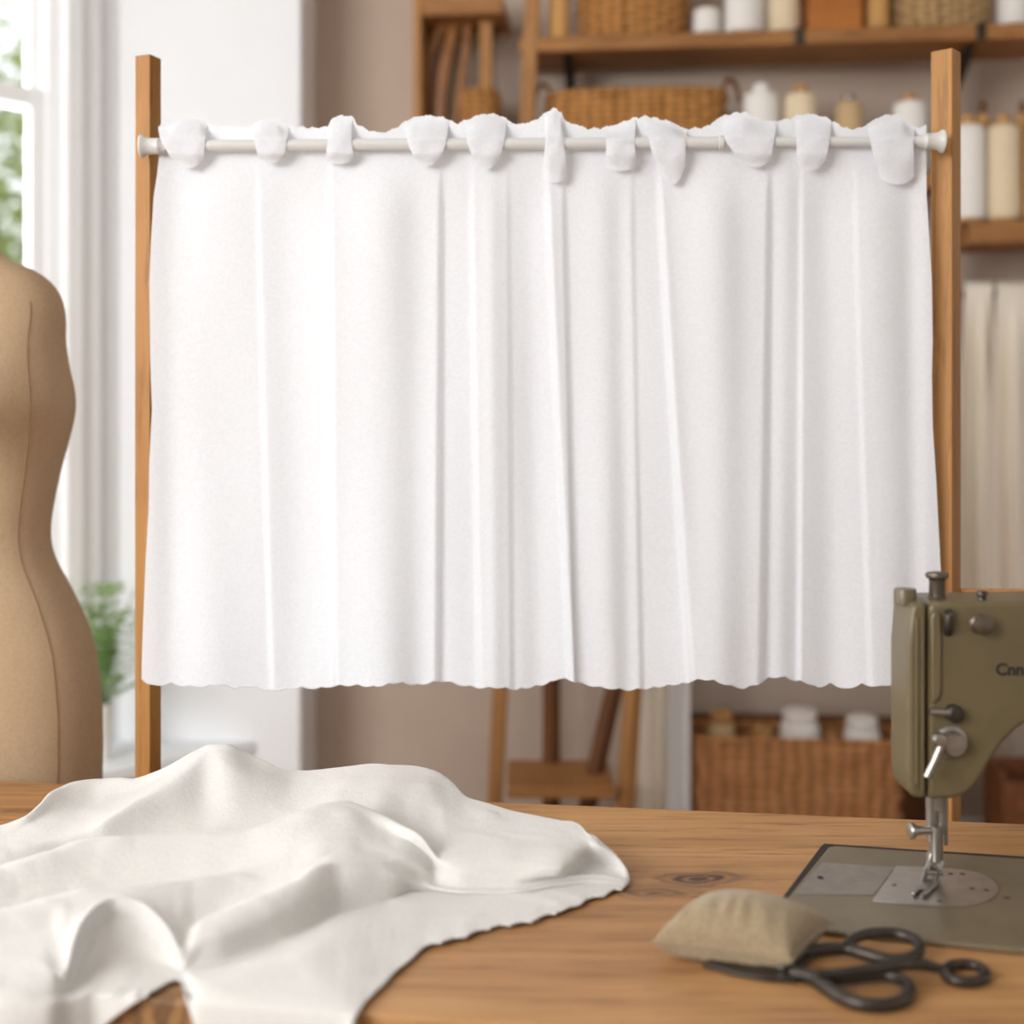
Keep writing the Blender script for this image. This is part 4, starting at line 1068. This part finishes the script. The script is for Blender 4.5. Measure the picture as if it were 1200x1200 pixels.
# ------------------------------------------------------------------ pincushion
La, Fa, Ra = G(764, 1103, .016), G(928, 1127, .014), G(976, 1082, .022)
Ba = La+Ra-Fa
cen = (La+Fa+Ra+Ba)/4
bm = NB(); NC = 40
HP = .0335
def pil(u, v, sg):
    u2, v2 = u*2-1, v*2-1
    # sides curve in a little between the corners
    a_ = u2*(1-.07*(1-v2*v2)); b_ = v2*(1-.07*(1-u2*u2))
    p = La*(1-a_)*(1-b_)/4+Fa*(1+a_)*(1-b_)/4+Ra*(1+a_)*(1+b_)/4+Ba*(1-a_)*(1+b_)/4
    f = max(0, (1-u2**2)*(1-v2**2))**.42
    w = .0017*math.sin(u2*21+v2*4+1.2*math.sin(u2*7))*math.exp(-((v2+.55)/.35)**2)*(sg > 0)
    f2 = max(0, (1-u2**4)*(1-v2**4))
    top = HP*f+w*f2
    bot = -min(.95*HP*f, max(0, p.z-TZ-.0022))
    z = p.z+(top if sg > 0 else bot)
    return Vector((p.x, p.y, z))
tv = [[bm.verts.new(pil(i/NC, j/NC, 1)) for i in range(NC+1)] for j in range(NC+1)]
bv2 = [[tv[j][i] if i in (0, NC) or j in (0, NC) else bm.verts.new(pil(i/NC, j/NC, -1)) for i in range(NC+1)] for j in range(NC+1)]
for j in range(NC):
    for i in range(NC):
        bm.faces.new((tv[j][i], tv[j][i+1], tv[j+1][i+1], tv[j+1][i]))
        bm.faces.new((bv2[j][i], bv2[j+1][i], bv2[j+1][i+1], bv2[j][i+1]))
pc = root('pincushion', Vector((cen.x, cen.y, TZ)), 'small tan linen pincushion lying on the table beside the iron scissors', 'pincushion')
obj('cushion', bm, 'linen_pad', pc, subsurf=1, angle=180)
pts = []
for (a0_, a1_) in (((0, 0), (1, 0)), ((1, 0), (1, 1)), ((1, 1), (0, 1)), ((0, 1), (0, 0))):
    for k in range(12): t = k/12; pts.append(pil(a0_[0]+(a1_[0]-a0_[0])*t, a0_[1]+(a1_[1]-a0_[1])*t, 1))
bm = NB(); tube(bm, pts, .0011, 6, closed=True); obj('seam', bm, 'linen_pad', pc)

# ------------------------------------------------------------------ scissors
sc0 = G(925, 1140)
sc = root('scissors', sc0, 'dark iron tailor scissors with two bow handles on the table in front of the pincushion', 'scissors')
def blade(name, pts, h, th):
    bm = NB(); prism(bm, [G(px, py, h) for px, py in pts], Vector((0, 0, th))); return obj(name, bm, 'dark_iron', sc, bevel=.0012)
bA = blade('blade', [(822,1133),(832,1128.5),(880,1127),(925,1128),(942,1132),(948,1143),(934,1153),(900,1151),(860,1144)], .0012, .0038)
bB = blade('blade', [(850,1124.5),(865,1121.5),(900,1120),(938,1112),(960,1110),(962,1117),(945,1127),(925,1138),(905,1136)], .0046, .0022)
bm = NB(); lathe(bm, [(.0048, 0), (.0048, .0025), (.003, .0034), (0, .0034)], G(917, 1133, .0066), Z1, 18); obj('pivot_screw', bm, 'steel', sc)
def bow(pts, r, name, parent_loop=None, h=.008, closed=False):
    q = [G(px, py, hh_) for px, py, hh_ in pts]
    path = smooth_path(q, 7, closed)
    n = len(path)
    rr = r if not callable(r) else [r(i/(n-1)) for i in range(n)]
    bm = NB(); tube(bm, path, rr, 12, closed=closed); return obj(name, bm, 'dark_iron', sc)
bow([(936,1117,.0062),(960,1113,.0065),(990,1111.5,.007),(1008,1116,.007),(1030,1122,.0065),(1052,1125,.006),(1070,1121,.007),(1078,1112,.010),(1071,1101,.013),(1050,1094,.014),(1022,1093.5,.014),(1001,1100,.0125),(990,1110,.009)],
    lambda t: .0058-.0012*t, 'handle')
bow([(930,1140,.004),(950,1145,.0055),(966,1155,.006),(985,1168,.0055),(1008,1176,.0055),(1035,1178,.0055),(1058,1172,.0055),(1066,1160,.007),(1058,1149,.008),(1040,1143,.008),(1015,1144,.0075),(985,1147,.007),(955,1145,.006)],
    lambda t: .0066-.0018*t, 'handle')
# ringed iron tool crossing under the handles
q = [G(px, py, h) for px, py, h in ((958,1141,.0132),(985,1140,.0136),(1020,1136,.0145),(1048,1131.5,.0150),(1072,1129.5,.0135),(1090,1132,.009),(1107,1137,.006))]
rt = root('ringed_tool', q[0]-Vector((0, 0, .004)), 'dark iron rod ending in a small ring, lying across the scissor handles', 'tool')
path = smooth_path(q, 6); bm = NB(); tube(bm, path, [.0038+.0012*math.sin(math.pi*i/len(path)) for i in range(len(path))], 12); obj('shank', bm, 'dark_iron', rt)
ring = [G(px, py, .0052) for px, py in ((1107,1138),(1113,1132),(1128,1129.5),(1144,1131.5),(1154,1138),(1153,1146),(1140,1150.5),(1122,1149.5),(1111,1145))]
bm = NB(); tube(bm, smooth_path(ring, 6, True), .0046, 12, closed=True); obj('ring', bm, 'dark_iron', rt)

# ------------------------------------------------------------------ light, sky, camera
w = bpy.data.worlds.new('sky'); scene.world = w; w.use_nodes = True
nt = w.node_tree; nt.nodes.clear()
o = nt.nodes.new('ShaderNodeOutputWorld'); bg = nt.nodes.new('ShaderNodeBackground')
bg.inputs[0].default_value = (.93, .965, 1, 1); bg.inputs[1].default_value = 1.1
nt.links.new(bg.outputs[0], o.inputs[0])
def area(name, loc, to, sx, sy, e, col):
    l = bpy.data.lights.new(name, 'AREA'); l.shape = 'RECTANGLE'; l.size = sx; l.size_y = sy; l.energy = e; l.color = col
    ob = bpy.data.objects.new(name, l); COL.objects.link(ob); ob.location = loc
    ob.rotation_euler = (Vector(to)-Vector(loc)).to_track_quat('-Z', 'Y').to_euler()
# daylight lamps outside the left wall's windows; the second window is added, unseen
for i, wv in enumerate((W1, W2)):
    c_ = WM @ Vector(((wv[0]+wv[1])/2, -.5, 1.65)); t_ = WM @ Vector(((wv[0]+wv[1])/2, 1.0, 1.35))
    area('window_daylight', c_, t_, 1.4, 2.2, (52, 48)[i], (.97, .985, 1))
cam = bpy.data.cameras.new('camera'); area('window_daylight', (-2.7, -1.3, 2.3), (.25, 1.8, .95), 2.2, 2.0, 125, (.97, .985, 1)); co = bpy.data.objects.new('camera', cam); COL.objects.link(co)  # added front-left fill lamp inside the room; no window stands there
co.location = (0, 0, CZ); co.rotation_euler = (math.pi/2, 0, 0)
cam.sensor_width = 36; cam.lens = 36*F/1200; cam.shift_y = -(600-HOR)/1200
cam.clip_start = .05
cam.dof.use_dof = True; cam.dof.focus_distance = 1.52; cam.dof.aperture_fstop = 2.2
scene.camera = co
vs = scene.view_settings
scene.display_settings.display_device = 'sRGB'
vs.view_transform = 'Standard'; vs.look = 'None'; vs.gamma = 1; vs.use_curve_mapping = False; vs.exposure = .53
